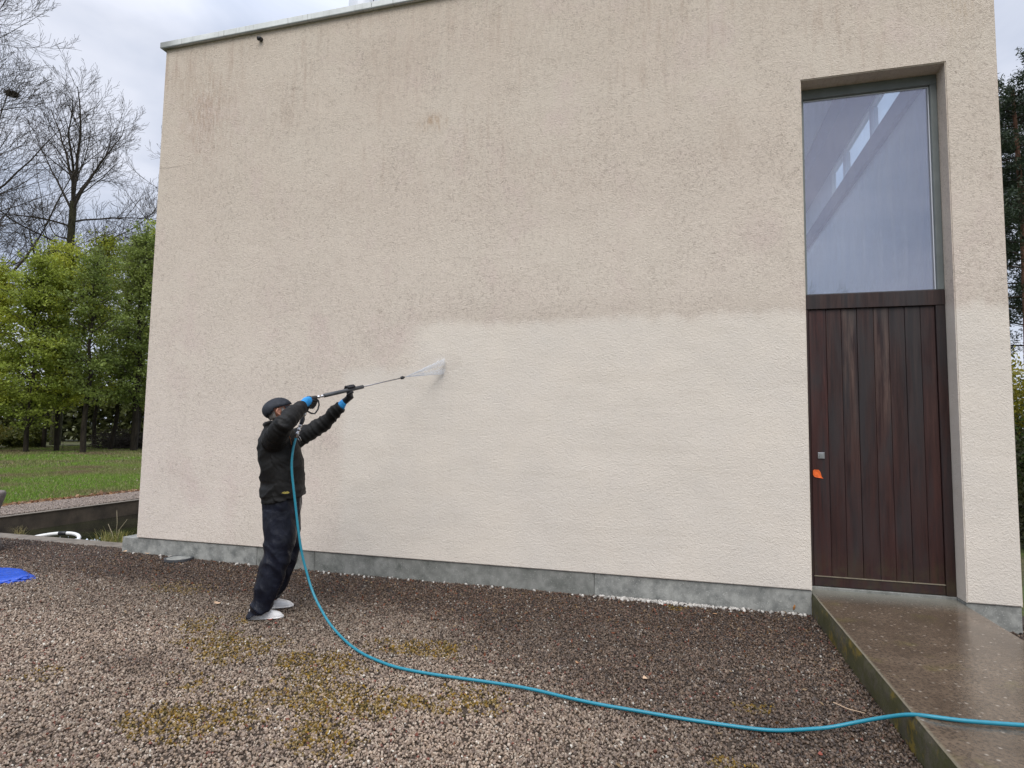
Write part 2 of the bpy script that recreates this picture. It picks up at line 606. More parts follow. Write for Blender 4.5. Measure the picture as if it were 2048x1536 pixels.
def mat_glass():
    """coated outer pane: about a third of the light comes back"""
    m = bpy.data.materials.new('coated_glass')
    m.use_nodes = True
    t = m.node_tree
    t.nodes.clear()
    o = N(t, 'ShaderNodeOutputMaterial')
    gl = N(t, 'ShaderNodeBsdfGlossy')
    gl.inputs['Color'].default_value = (0.90, 0.86, 1.0, 1)
    gl.inputs['Roughness'].default_value = 0.0
    tr = N(t, 'ShaderNodeBsdfTransparent')
    tr.inputs['Color'].default_value = (0.88, 0.93, 0.95, 1)
    fr = N(t, 'ShaderNodeFresnel')
    fr.inputs[0].default_value = 1.6
    ma = N(t, 'ShaderNodeMath', operation='ADD')
    ma.inputs[1].default_value = 0.13
    t.links.new(fr.outputs[0], ma.inputs[0])
    ge = N(t, 'ShaderNodeNewGeometry')
    no = N(t, 'ShaderNodeTexNoise')
    no.inputs['Scale'].default_value = 1.1
    t.links.new(ge.outputs['Position'], no.inputs['Vector'])
    bu = N(t, 'ShaderNodeBump')
    bu.inputs['Strength'].default_value = 0.05
    bu.inputs['Distance'].default_value = 0.01
    t.links.new(no.outputs[0], bu.inputs['Height'])
    t.links.new(bu.outputs[0], gl.inputs['Normal'])
    mi = N(t, 'ShaderNodeMixShader')
    t.links.new(ma.outputs[0], mi.inputs[0])
    t.links.new(tr.outputs[0], mi.inputs[1])
    t.links.new(gl.outputs[0], mi.inputs[2])
    # thin film of grime and dried drops on the outside
    df = N(t, 'ShaderNodeBsdfDiffuse')
    df.inputs['Color'].default_value = (0.62, 0.66, 0.70, 1)
    n2 = N(t, 'ShaderNodeTexNoise')
    n2.inputs['Scale'].default_value = 3
    n2.inputs['Detail'].default_value = 6
    mpn = N(t, 'ShaderNodeMapping')
    mpn.inputs['Scale'].default_value = (10, 1, 1)
    t.links.new(ge.outputs['Position'], mpn.inputs[0])
    t.links.new(mpn.outputs[0], n2.inputs['Vector'])
    rp = N(t, 'ShaderNodeMapRange')
    rp.inputs['From Min'].default_value = 0.35
    rp.inputs['From Max'].default_value = 0.75
    rp.inputs['To Min'].default_value = 0.04
    rp.inputs['To Max'].default_value = 0.11
    t.links.new(n2.outputs[0], rp.inputs[0])
    m2 = N(t, 'ShaderNodeMixShader')
    t.links.new(rp.outputs[0], m2.inputs[0])
    t.links.new(mi.outputs[0], m2.inputs[1])
    t.links.new(df.outputs[0], m2.inputs[2])
    t.links.new(m2.outputs[0], o.inputs[0])
    return m


def mat_water():
    m = Mat('pond_water', (0.012, 0.014, 0.008), 0.04, 0.5)
    P = m.pos()
    m.base(m.ramp(m.noise(P, 1.5, 4), (0.35, (0.008, 0.008, 0.005)), (0.7, (0.022, 0.026, 0.010))))
    m.bump(m.noise(m.map(P, (1, 2.2, 1)), 7, 4, 0.6), 0.18, 0.01)
    return m.m


def mat_leaf(name, rough=0.5, trans=0.35):
    m = Mat(name, rough=rough, spec=0.35)
    c = m.attr('col')
    m.base(c)
    tl = N(m.t, 'ShaderNodeBsdfTranslucent')
    m.t.links.new(c, tl.inputs[0])
    mi = N(m.t, 'ShaderNodeMixShader')
    mi.inputs[0].default_value = trans
    m.t.links.new(m.b.outputs[0], mi.inputs[1])
    m.t.links.new(tl.outputs[0], mi.inputs[2])
    m.t.links.new(mi.outputs[0], m.out.inputs[0])
    return m.m


def mat_bark(name, a, b):
    m = Mat(name, rough=0.9, spec=0.2)
    P = m.pos()
    n = m.noise(m.map(P, (5, 5, 1.2)), 2.5, 5, 0.65)
    m.base(m.ramp(n, (0.35, a), (0.65, b)))
    m.bump(n, 0.6, 0.03)
    return m.m


def mat_stone(name, rough=0.55):
    m = Mat(name, rough=rough, spec=0.45)
    c = m.attr('col', 'INSTANCER')
    P = m.pos()
    c = m.mix(m.ramp(m.noise(P, 110, 2), (0.35, 0.0), (0.7, 0.45)), c, m.mix(1.0, c, (0.55, 0.53, 0.52), 'MULTIPLY'))
    m.base(c)
    return m.m


def mat_soil():
    m = Mat('damp_soil', rough=0.85, spec=0.3)
    P = m.pos()
    n = m.noise(P, 40, 5, 0.7)
    c = m.ramp(n, (0.35, (0.026, 0.018, 0.012)), (0.7, (0.085, 0.062, 0.044)))
    m.base(c)
    m.bump(n, 0.8, 0.015)
    return m.m


def mat_lawn():
    m = Mat('lawn_turf', rough=0.85, spec=0.2)
    P = m.pos()
    a = m.noise(P, 0.45, 6, 0.65)
    b = m.noise(P, 9, 5, 0.7)
    c = m.ramp(a, (0.40, (0.105, 0.092, 0.042)), (0.56, (0.085, 0.110, 0.026)), (0.70, (0.115, 0.165, 0.026)))
    c = m.mix(m.ramp(b, (0.35, 0.6), (0.6, 0.0)), c, (0.022, 0.028, 0.010))
    x = m.sep(P)[0]
    far = m.math('SUBTRACT', 1.0, m.step(x, -34, -21))
    fn = m.ramp(m.noise(P, 0.9, 5, 0.7), (0.38, (0.085, 0.065, 0.040)), (0.62, (0.12, 0.14, 0.045)))
    c = m.mix(far, c, fn)
    m.base(c)
    m.bump(b, 1.0, 0.05)
    return m.m


def mat_clear():
    m = bpy.data.materials.new('clear_glass')
    m.use_nodes = True
    t = m.node_tree
    t.nodes.clear()
    o = N(t, 'ShaderNodeOutputMaterial')
    gl = N(t, 'ShaderNodeBsdfGlossy')
    gl.inputs['Roughness'].default_value = 0.0
    tr = N(t, 'ShaderNodeBsdfTransparent')
    tr.inputs['Color'].default_value = (0.84, 0.90, 0.95, 1)
    mi = N(t, 'ShaderNodeMixShader')
    mi.inputs[0].default_value = 0.06
    t.links.new(tr.outputs[0], mi.inputs[1])
    t.links.new(gl.outputs[0], mi.inputs[2])
    t.links.new(mi.outputs[0], o.inputs[0])
    return m


M = {}
M['clear'] = mat_clear()
M['render'] = mat_render()
M['plinth'] = mat_concrete('plinth_concrete', (0.34, 0.34, 0.31), (0.13, 0.135, 0.125), scale=9)
M['kerb'] = mat_concrete('kerb_concrete', (0.21, 0.175, 0.135), (0.10, 0.082, 0.062), scale=7)
M['pondwall'] = mat_concrete('pond_wall_concrete', (0.115, 0.090, 0.064), (0.04, 0.032, 0.024), scale=3)
M['rampside'] = mat_concrete('ramp_side_concrete', (0.105, 0.092, 0.06), (0.04, 0.036, 0.022), moss=0.85, scale=3)
M['ramp'] = mat_ramp()
M['glass'] = mat_glass()
M['water'] = mat_water()
M['frame'] = simple('grey_green_frame', (0.150, 0.168, 0.162), 0.45, var=0.12, scale=8)
M['coping'] = None
M['leaf'] = mat_leaf('leaf', trans=.45)
M['needle'] = mat_leaf('needle', 0.6, 0.15)
M['grass'] = mat_leaf('grass_blade', 0.6, 0.3)
M['bark'] = mat_bark('grey_bark', (0.030, 0.024, 0.019), (0.075, 0.062, 0.048))
M['barkg'] = mat_bark('mossy_bark', (0.024, 0.021, 0.012), (0.075, 0.072, 0.035))
M['barkp'] = mat_bark('pine_bark', (0.10, 0.050, 0.032), (0.23, 0.125, 0.085))
M['stone'] = mat_stone('gravel_stone')
M['moss'] = mat_stone('moss_cushion', 0.9)
M['soil'] = mat_soil()
M['lawn'] = mat_lawn()
M['steel'] = simple('brushed_steel', (0.55, 0.55, 0.56), 0.28, metal=1.0, var=0.1)
M['white_metal'] = simple('white_metal', (0.62, 0.64, 0.68), 0.4, var=0.06, scale=3)
M['plaster'] = simple('interior_plaster', (0.70, 0.70, 0.68), 0.9, var=0.04, scale=2)
M['black'] = simple('black_plastic', (0.018, 0.018, 0.020), 0.42, var=0.2)
M['rubber'] = simple('grey_rubber', (0.060, 0.062, 0.066), 0.55, var=0.2)


def mat_coping():
    m = Mat('weathered_zinc', rough=0.5, spec=0.5)
    P = m.pos()
    n = m.noise(m.map(P, (1.2, 1, 1)), 2.2, 6, 0.65)
    c = m.ramp(n, (0.3, (0.55, 0.56, 0.53)), (0.65, (0.80, 0.82, 0.80)))
    s = m.noise(m.map(P, (12, 1, 0.6)), 2.0, 4, 0.7)
    c = m.mix(m.ramp(s, (0.56, 0.0), (0.70, 0.6)), c, (0.25, 0.25, 0.22))
    x = m.sep(P)[0]
    lf = m.math('SUBTRACT', 1.0, m.step(x, 0.0, 0.28))
    c = m.mix(m.math('MULTIPLY', lf, 0.7), c, (0.13, 0.135, 0.115))
    m.base(c)
    return m.m


M['coping'] = mat_coping()

# ------------------------------------------------------------------ terrain
ZB = 0.21


def gh(P):
    """gentle relief of the gravel yard"""
    x, y = P[:, 0], P[:, 1]
    return (0.030 * np.clip(1 - (x + .2) / 2.2, 0, 1) + 0.022 * (fbm(P, 0.5, 5, 3) - .5)
            + 0.010 * (fbm(P, 2.2, 9, 2) - .5))


def grid(x0, x1, y0, y1, nx, ny, zf, name, mat, kind='structure', parent=None):
    X, Y = np.meshgrid(np.linspace(x0, x1, nx + 1), np.linspace(y0, y1, ny + 1))
    P = np.stack([X.ravel(), Y.ravel()], 1)
    V = np.column_stack([P, zf(P)])
    i = np.arange(nx * ny)
    a = (i // nx) * (nx + 1) + i % nx
    Fc = np.stack([a, a + 1, a + nx + 2, a + nx + 1], 1)
    me = npmesh(name, V, Fc)
    o = link(name, me, mat, parent, True)
    if kind:
        o['kind'] = kind
    return o


# wide base ground with a hole for the pond
PX0, PX1, PY0, PY1 = -4.3, -0.21, 0.46, 13.0
gb = MB()
Zg = -0.035
B_ = 700
for (a, b, c, d) in ((-B_, B_, -B_, PY0 - .02), (-B_, PX0 - .02, PY0 - .02, PY1), (PX1 + .02, B_, PY0 - .02, PY1), (-B_, B_, PY1, B_)):
    gb.poly(((a, c, Zg), (b, c, Zg), (b, d, Zg), (a, d, Zg)))
o = gb.obj('ground', M['lawn'])
o['kind'] = 'structure'
grid(-5.6, 7.40, -9.0, 0.16, 130, 92, lambda P: gh(P) - 0.004, 'gravel_yard_ground', M['soil'])
grid(8.48, 16.0, -9.0, 0.6, 30, 30, lambda P: gh(P) - 0.006, 'side_ground', M['soil'])
grid(-5.6, PX0 - .10, 0.16, 26.0, 14, 100, lambda P: 0 * P[:, 0] + 0.002 + .01 * (fbm(P, 2, 3, 2) - .5), 'path', M['soil'])


def lawnz(P):
    d = np.clip((-5.6 - P[:, 0]) / 1.0, 0, 1)
    return 0.015 * d + 0.05 * d * (fbm(P, 0.35, 21, 3) - .5)


grid(-60.0, -5.55, -14.0, 60.0, 160, 160, lambda P: lawnz(P), 'lawn', M['lawn'])

# pond
MB().poly(((PX0 - .02, PY0 - .02, -.25), (PX1 + .02, PY0 - .02, -.25), (PX1 + .02, PY1 + .02, -.25), (PX0 - .02, PY1 + .02, -.25))).obj('water', M['water'])['kind'] = 'structure'
pb = empty('pond_basin', (-2.3, .4, 0))
tag(pb, 'dark concrete basin walls of the sunken pond left of the building', 'pond')
MB().box(PX0 - .12, PX0, PY0 - .28, PY1 + .1, -.6, .018).bevel(.006).obj('side_wall', M['pondwall'], pb)
kb = MB().box(PX0 - .0, -.225, 0.17, PY0, -.6, 0.024).bevel(.008).obj('front_kerb', M['kerb'], pb)
MB().box(PX0, PX1 + .1, PY1, PY1 + .15, -.6, .02).obj('rear_wall', M['pondwall'], pb)
# pale lip along the top of the side wall
MB().box(PX0 - .1, PX0 + .015, PY0, PY1, .019, .030).obj('wall_lip', M['kerb'], pb)


# ------------------------------------------------------------------ instanced stones (real geometry through geometry nodes)
def ico_instancer(name, P3, rot, scl, col, mat, subdiv=1, jag=0.25):
    me = bpy.data.meshes.new(name)
    n = len(P3)
    me.vertices.add(n)
    me.vertices.foreach_set('co', np.asarray(P3, np.float32).ravel())
    for nm, arr in (('rot', rot), ('scl', scl)):
        a = me.attributes.new(nm, 'FLOAT_VECTOR', 'POINT')
        a.data.foreach_set('vector', np.asarray(arr, np.float32).ravel())
    a = me.attributes.new('col', 'FLOAT_COLOR', 'POINT')
    c = np.ones((n, 4), np.float32)
    c[:, :3] = col
    a.data.foreach_set('color', c.ravel())
    me.materials.append(mat)
    o = bpy.data.objects.new(name, me)
    COL.objects.link(o)
    ng = bpy.data.node_groups.new(name + '_nodes', 'GeometryNodeTree')
    ng.interface.new_socket(name='Geometry', in_out='INPUT', socket_type='NodeSocketGeometry')
    ng.interface.new_socket(name='Geometry', in_out='OUTPUT', socket_type='NodeSocketGeometry')
    gi, go = ng.nodes.new('NodeGroupInput'), ng.nodes.new('NodeGroupOutput')
    ico = ng.nodes.new('GeometryNodeMeshIcoSphere')
    ico.inputs['Radius'].default_value = 1.0
    ico.inputs['Subdivisions'].default_value = subdiv
    sp = ng.nodes.new('GeometryNodeSetPosition')
    rv = ng.nodes.new('FunctionNodeRandomValue')
    rv.data_type = 'FLOAT_VECTOR'
    rv.inputs[0].default_value = (-jag, -jag, -jag)
    rv.inputs[1].default_value = (jag, jag, jag)
    ng.links.new(ico.outputs[0], sp.inputs['Geometry'])
    ng.links.new(rv.outputs[0], sp.inputs['Offset'])
    sm = ng.nodes.new('GeometryNodeSetMaterial')
    sm.inputs['Material'].default_value = mat
    ng.links.new(sp.outputs[0], sm.inputs[0])
    ip = ng.nodes.new('GeometryNodeInstanceOnPoints')
    ng.links.new(gi.outputs[0], ip.inputs['Points'])
    ng.links.new(sm.outputs[0], ip.inputs['Instance'])
    for nm, sock in (('rot', 'Rotation'), ('scl', 'Scale')):
        na = ng.nodes.new('GeometryNodeInputNamedAttribute')
        na.data_type = 'FLOAT_VECTOR'
        na.inputs[0].default_value = nm
        ng.links.new(na.outputs[0], ip.inputs[sock])
    ng.links.new(ip.outputs[0], go.inputs[0])
    md = o.modifiers.new('scatter', 'NODES')
    md.node_group = ng
    return o


MOSS = [(3.35, -2.19, .30), (3.66, -2.23, .26), (3.91, -2.37, .28), (3.92, -2.67, .30), (4.26, -2.63, .30), (4.51, -2.62, .28), (4.82, -2.49, .28),
        (3.71, -3.08, .26), (4.49, -3.03, .20), (4.68, -1.75, .20), (3.85, -2.92, .24), (4.30, -1.75, .2), (3.05, -2.0, .3), (5.1, -2.35, .22), (2.75, -1.75, .25),
        (6.68, -2.04, .11), (6.47, -2.70, .10), (2.35, -2.9, .14), (6.21, -.15, .10), (4.1, -2.2, .26), (1.6, -1.0, .3), (3.4, -2.7, .22)]


def moss_f(P):
    m = np.zeros(len(P))
    for x, y, r in MOSS:
        d2 = ((P[:, 0] - x) / (r * 1.3)) ** 2 + ((P[:, 1] - y) / r) ** 2
        m = np.maximum(m, np.exp(-d2 * .9))
    n = .6 * fbm(P, 3.0, 31, 4) + .4 * fbm(P, 11.0, 35, 3)
    return np.clip((m * (-.55 + 2.7 * n) - .33) * 2.0, 0, 1)


def sstep(v, a, b):
    t = np.clip((v - a) / (b - a), 0, 1)
    return t * t * (3 - 2 * t)


def wet_f(P):
    x, y = P[:, 0], P[:, 1]
    n = (fbm(P, 0.9, 41, 4) - .5)
    w = sstep(y + n * 1.6, -1.45, -.55)
    w = np.maximum(w, sstep(x * .9 + y * .55 + n * 1.8, 2.85, 4.6) * .82)
    w = np.maximum(w, .65 * np.exp(-((x - 2.75) / .35) ** 2 - ((y + 2.55) / .16) ** 2))
    return np.clip(w, 0, 1)


def scatter(n, x0, x1, y0, y1, dens=None):
    P = np.column_stack([RNG.uniform(x0, x1, n), RNG.uniform(y0, y1, n)])
    if dens is not None:
        P = P[RNG.random(n) < dens(P)]
    return P


def gravel_cols(P):
    n = len(P)
    w = wet_f(P)
    k = RNG.random(n)
    dry = np.array([[.290, .222, .165], [.232, .172, .125], [.188, .137, .101], [.350, .284, .216], [.262, .190, .132], [.135, .098, .074]])
    wt_ = np.array([[.102, .064, .041], [.068, .044, .030], [.050, .034, .026], [.155, .107, .072], [.090, .052, .030], [.033, .024, .019]])
    i = RNG.integers(0, 6, n)
    c = dry[i] * (1 - w[:, None]) + wt_[i] * w[:, None]
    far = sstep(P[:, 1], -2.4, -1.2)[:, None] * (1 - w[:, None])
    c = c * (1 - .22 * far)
    c[k < .018] = np.array([.50, .46, .39]) * (1 - .35 * w[k < .018])[:, None]
    rr = (k > .985)
    c[rr] = (.16, .055, .035)
    m = moss_f(P)
    mm = (m > .05) & (RNG.random(n) < m * .4 + .05)
    c[mm] = np.array([.19, .128, .042]) * RNG.uniform(.6, 1.3, (mm.sum(), 1))
    big = fbm(P, .55, 77, 3)[:, None]
    c *= (.68 + .80 * big)
    return c * RNG.uniform(.78, 1.22, (n, 1))


def make_gravel(name, P, smin, smax, zoff, colf):
    n = len(P)
    s = RNG.uniform(smin, smax, n) * (1 + .5 * (RNG.random(n) ** 6))
    scl = np.column_stack([s * RNG.uniform(.75, 1.25, n), s * RNG.uniform(.6, 1.1, n), s * RNG.uniform(.45, .85, n)])
    rot = RNG.uniform(0, 2 * math.pi, (n, 3))
    z = gh(P) + RNG.uniform(-.003, .008, n) + zoff
    return ico_instancer(name, np.column_stack([P, z]), rot, scl, colf(P), M['stone'])


def yard_d(P):
    d = np.hypot(P[:, 0] - CAM_C.x, P[:, 1] - CAM_C.y)
    inside = (P[:, 1] < .165) & (P[:, 0] < 7.355)
    wl = (P[:, 0] > -.24) & (P[:, 1] > -.0)
    return np.where(inside & ~wl, np.clip(1.15 - d / 14, .35, 1), 0) * (1 - .30 * moss_f(P))


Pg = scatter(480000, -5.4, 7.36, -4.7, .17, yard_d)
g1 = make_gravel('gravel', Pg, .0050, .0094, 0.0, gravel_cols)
tag(g1, 'crushed brown and grey gravel covering the yard before the wall', 'gravel', kind='stuff')
Pg = scatter(42000, -5.5, -4.42, .2, 14, lambda P: np.clip(1.2 - P[:, 1] / 18, .3, 1))
g2 = make_gravel('path_gravel', Pg, .008, .016, .004, lambda P: np.array([.27, .215, .175]) * RNG.uniform(.6, 1.3, (len(P), 1)))
tag(g2, 'pale grey gravel on the path between pond and lawn', 'gravel', kind='stuff')
Pg = scatter(9000, 8.52, 11.0, -4, .3)
g3 = make_gravel('side_gravel', Pg, .008, .014, 0, gravel_cols)
tag(g3, 'dark gravel right of the concrete walkway', 'gravel', kind='stuff')
# pale pebbles washed out along the plinth
Pe = []
for x, n, s in ((5.75, 60, .16), (6.05, 110, .22), (6.4, 60, .16), (6.75, 30, .10), (7.15, 22, .10), (.4, 8, .3), (1.9, 12, .35), (2.9, 16, .3), (4.2, 10, .6), (5.0, 10, .5)):
    Pe.append(np.column_stack([RNG.normal(x, s, n), -.02 - np.abs(RNG.normal(0, .035, n))]))
Pe = np.vstack(Pe)
Pe = Pe[(Pe[:, 0] < 7.3) & (Pe[:, 0] > -.2)]
n = len(Pe)
s = RNG.uniform(.010, .021, n)
g4 = ico_instancer('pale_pebbles', np.column_stack([Pe, gh(Pe) + .010]), RNG.uniform(0, 6.28, (n, 3)), np.column_stack([s, s * .8, s * .6]),
                   np.array([.52, .49, .44]) * RNG.uniform(.6, 1.25, (n, 1)), M['stone'])
tag(g4, 'pale pebbles washed out in a line along the plinth', 'pebbles', kind='stuff')
# moss cushions between the stones
Pm = scatter(150000, 2.0, 7.3, -4.2, -.05, lambda P: .34 * moss_f(P))
n = len(Pm)
s = RNG.uniform(.0045, .0105, n)
mc = np.array([[.165, .092, .010], [.115, .070, .010], [.23, .135, .014], [.080, .060, .012]])[RNG.integers(0, 4, n)] * RNG.uniform(.7, 1.3, (n, 1))
g5 = ico_instancer('moss', np.column_stack([Pm, gh(Pm) + RNG.uniform(-.001, .0065, n)]), RNG.uniform(0, 6.28, (n, 3)), np.column_stack([s, s, s * .8]), mc, M['moss'], 1, .35)
tag(g5, 'amber and olive moss growing in patches on the gravel', 'moss', kind='stuff')


# ------------------------------------------------------------------ building
XJ, XK, XR, ZD, ZT = 7.36, 8.5115, 8.898, 4.827, 6.307
bld = empty('building', (4.45, 0, 0))
tag(bld, 'boxy cream rendered building with stained upper wall and tall door recess', 'building')
DEP, T = 12.0, .34
b = MB()
# facade: one skin with an opening, reveals turned in
V_ = {}


def gv(bm, p):
    k = tuple(round(c, 5) for c in p)
    if k not in V_:
        V_[k] = bm.verts.new(p)
    return V_[k]


def quad(*pts):
    b.bm.faces.new([gv(b.bm, p) for p in pts])


for (xa, xb, za, zb) in ((0, XJ, ZB, ZD), (0, XJ, ZD, ZT), (XJ, XK, ZD, ZT), (XK, XR, ZD, ZT), (XK, XR, ZB, ZD)):
    quad((xa, 0, za), (xb, 0, za), (xb, 0, zb), (xa, 0, zb))
    quad((xa, T, za), (xa, T, zb), (xb, T, zb), (xb, T, za))
quad((XJ, 0, ZB), (XJ, T, ZB), (XJ, T, ZD), (XJ, 0, ZD))
quad((XK, T, ZB), (XK, 0, ZB), (XK, 0, ZD), (XK, T, ZD))
quad((XJ, 0, ZD), (XJ, T, ZD), (XK, T, ZD), (XK, 0, ZD))
quad((0, 0, ZB), (0, T, ZB), (XJ, T, ZB), (XJ, 0, ZB))
quad((XK, 0, ZB), (XK, T, ZB), (XR, T, ZB), (XR, 0, ZB))
quad((0, 0, ZB), (0, 0, ZD), (0, T, ZD), (0, T, ZB))
quad((0, 0, ZD), (0, 0, ZT), (0, T, ZT), (0, T, ZD))
quad((XR, 0, ZD), (XR, 0, ZT), (XR, T, ZT), (XR, T, ZD))
quad((XR, 0, ZB), (XR, 0, ZD), (XR, T, ZD), (XR, T, ZB))
ed = [e for e in b.bm.edges if all(abs(v.co.y) < 1e-6 for v in e.verts) and len(e.link_faces) == 2 and
      abs(e.link_faces[0].normal.dot(e.link_faces[1].normal)) < .5]
bmesh.ops.recalc_face_normals(b.bm, faces=list(b.bm.faces))
b.bm.normal_update()
ed = [e for e in b.bm.edges if all(abs(v.co.y) < 1e-6 for v in e.verts) and len(e.link_faces) == 2 and
      abs(e.link_faces[0].normal.dot(e.link_faces[1].normal)) < .5]
bmesh.ops.bevel(b.bm, geom=ed, offset=.008, segments=2, affect='EDGES')
b.obj('front_wall', M['render'], bld)
MB().box(0, .3, T, DEP, ZB, ZT).obj('left_wall', M['render'], bld)
MB().box(.3, XR, DEP - .3, DEP, ZB, ZT).obj('rear_wall', M['render'], bld)
# right wall with a ribbon of clerestory glazing
r = MB()
r.box(XR - .3, XR, T, DEP - .3, ZB, 5.22)
r.box(XR - .3, XR - .24, T, DEP - .3, 5.66, 6.25)
r.box(XR - .06, XR, T, DEP - .3, 6.05, ZT)
r.box(XR - .3, XR, T, .62, 5.22, 5.66)
r.box(XR - .3, XR - .24, 4.3, DEP - .3, 5.22, 5.66)
r.obj('right_wall', M['plaster'], bld)
cw = MB().box(XR - .29, XR - .24, .62, 4.299, 5.221, 5.25).obj('clerestory_window', M['white_metal'], bld)
for yy in (2.35, 3.60):
    MB().box(XR - .30, XR - .22, yy - .035, yy + .035, 5.251, 5.655).obj('mullion', M['white_metal'], cw).location = (0, 0, 0)
MB().box(XR - .27, XR - .265, .622, 4.298, 5.252, 5.658).obj('pane', M['clear'], cw).location = (0, 0, 0)
# dark strip as shade below the clerestory, plus ceiling beam, through the tall window
MB().box(XR - .36, XR - .302, T + .02, 9.6, 4.98, 5.20).obj('sill_shade_strip', M['rubber'], bld)
MB().box(XR - .62, XR - .302, T + .02, 9.6, 5.70, 6.05).obj('ceiling_beam', M['rubber'], bld)
ce = MB()
ce.box(.3, 6.0, T, DEP - .3, 6.10, 6.25)
ce.box(7.7, XR - .3, T, DEP - .3, 6.10, 6.25)
ce.box(6.0, 7.7, T, 1.6, 6.10, 6.25)
ce.box(6.0, 7.7, 9.5, DEP - .3, 6.10, 6.25)
ce.obj('ceiling', M['plaster'], bld)
MB().box(.3, XR - .3, T, DEP - .3, .05, .20).obj('interior_floor', M['plaster'], bld)
MB().box(5.6, 5.75, T, DEP - .3, .20, 6.10).obj('partition', M['plaster'], bld)
ro = MB()
ro.box(.02, 6.0, .02, DEP - .02, 6.252, 6.30)
ro.box(7.7, XR - .02, .02, DEP - .02, 6.252, 6.30)
ro.box(6.0, 7.7, .02, 1.6, 6.252, 6.30)
ro.box(6.0, 7.7, 9.5, DEP - .02, 6.252, 6.30)
ro.obj('roof_deck', M['rubber'], bld)
MB().box(5.95, 7.75, 1.55, 9.55, 6.303, 6.318).obj('added_skylight', M['clear'], bld)  # roof opening added to brighten the room, unseen by the camera

# coping: face 7 cm high, lengths butted with thin joints
cx = [-.05, 2.92, 5.9, XR + .05]
for i in range(3):
    c_ = MB()
    c_.box(cx[i] + (.003 if i else 0), cx[i + 1] - (.003 if i < 2 else 0), -.05, .42, 6.312, 6.386)
    c_.bevel(.004)
    c_.obj('coping', M['coping'], bld)
for i, (xa, xb) in enumerate(((-.05, .42), (XR - .42, XR + .05))):
    MB().box(xa, xb, .425, DEP, 6.312, 6.386).bevel(.004).obj('coping', M['coping'], bld)
# drip edge under the coping
MB().box(-.04, XR + .04, -.046, -.040, 6.304, 6.311).obj('drip_edge', M['frame'], bld)

# plinth of cast panels
M['plinth_b'] = mat_concrete('plinth_concrete_warm', (0.26, 0.26, 0.235), (0.11, 0.115, 0.10), scale=8)
pj = [(-.225, 1.682, .202, 'plinth'), (1.685, 2.42, .204, 'plinth_b'), (2.423, 5.465, .204, 'plinth_b'), (5.468, XJ, .204, 'plinth')]
for i, (xa, xb, zt_, mt) in enumerate(pj):
    MB().box(xa, xb, .016 + .002 * (i % 2), .5, -.15, zt_).bevel(.004).obj('plinth_panel', M[mt], bld)
MB().box(XK + .0, XR - .004, .016, .5, -.15, .204).bevel(.004).obj('plinth_panel', M['plinth'], bld)
MB().box(-.225, -.02, .502, DEP, -.6, .198).obj('plinth_panel', M['plinth'], bld)
MB().box(XR - .3, XR - .006, .502, DEP, -.15, .204).obj('plinth_panel', M['plinth'], bld)
# rust spot on plinth
MB().tube([(7.22, .012, .075), (7.215, .012, .055), (7.21, .012, .035)], [.004, .010, .006], 8).obj('rust_stain', simple('rust', (0.30, 0.13, 0.035), 0.9), bld)
# overflow spout near the roof edge
sp_ = MB()
sp_.tube([(1.426, .02, 6.212), (1.426, -.035, 6.203), (1.428, -.052, 6.192)], [.026, .026, .025], 14)
sp_.obj('overflow_spout', M['black'], bld, True)
# flue and wire on the roof
fl = MB()
fl.tube([(1.60, 2.0, 6.30), (1.60, 2.0, 9.2)], .215, 24)
fl.obj('flue', M['white_metal'], bld, True)
MB().tube([(1.86, 1.9, 6.30), (1.865, 1.9, 7.6), (1.80, 1.9, 8.4)], .008, 6).obj('lightning_wire', M['rubber'], bld, True)

# tall window above the door
win = MB()
win.box(XJ, XK, .180, .250, 4.735, ZD - .001)
win.box(XK - .055, XK - .001, .180, .250, 2.852, 4.734)
win.box(XJ + .001, XJ + .050, .180, .250, 2.852, 4.734)
win.bevel(.003)
wf = win.obj('window', M['frame'], bld)
MB().box(XJ + .051, XK - .056, .214, .222, 2.853, 4.733).obj('pane', M['glass'], wf).location = (0, 0, 0)
MB().box(XJ + .051, XK - .056, .208, .2135, 2.853, 2.862).obj('seal', M['rubber'], wf).location = (0, 0, 0)
gs = MB()
gs.box(XK - .066, XK - .0565, .209, .2135, 2.863, 4.733)
gs.box(XJ + .051, XK - .067, .209, .2135, 4.722, 4.733)
gs.obj('glazing_bead', M['white_metal'], wf).location = (0, 0, 0)

# door
d_ = MB()
d_.box(XJ, XK - .001, .176, .25, 2.714, 2.850)
d_.bevel(.004)
door = d_.obj('door', mat_wood('door_header_wood', .2, .12, 3), bld)
j_ = MB().box(8.436, XK - .002, .180, .25, .211, 2.713).bevel(.003).obj('door_jamb', mat_wood('door_jamb_wood', .35, .08, 8), door)
j_.location = (0, 0, 0)
j2 = MB().box(XJ + .001, 7.414, .186, .25, .211, 2.713).bevel(.003).obj('door_jamb', mat_wood('door_jamb_wood', .1, .0, 5), door)
j2.location = (0, 0, 0)
px = [7.4165, 7.562, 7.688, 7.816, 7.951, 8.072, 8.199, 8.321, 8.4345]
tints = [1.0, .4, .5, .3, .6, .3, .3, .6]
greys = [.10, .10, .45, .08, .50, .10, .12, .15]
for i in range(8):
    pm = MB().box(px[i] + .0013, px[i + 1] - .0013, .199 + .0015 * (i % 3), .235, .300, 2.712).bevel(.002)
    q = pm.obj('plank', mat_wood('door_plank_wood', tints[i], greys[i], 11 + i * 2), door)
    q.location = (0, 0, 0)
MB().box(7.4165, 8.4345, .2355, .245, .22, 2.712).obj('backing', M['black'], door).location = (0, 0, 0)
MB().box(7.4165, 8.4345, .192, .235, .214, .296).bevel(.003).obj('bottom_rail', mat_wood('door_rail_wood', .3, .5, 40), door).location = (0, 0, 0)
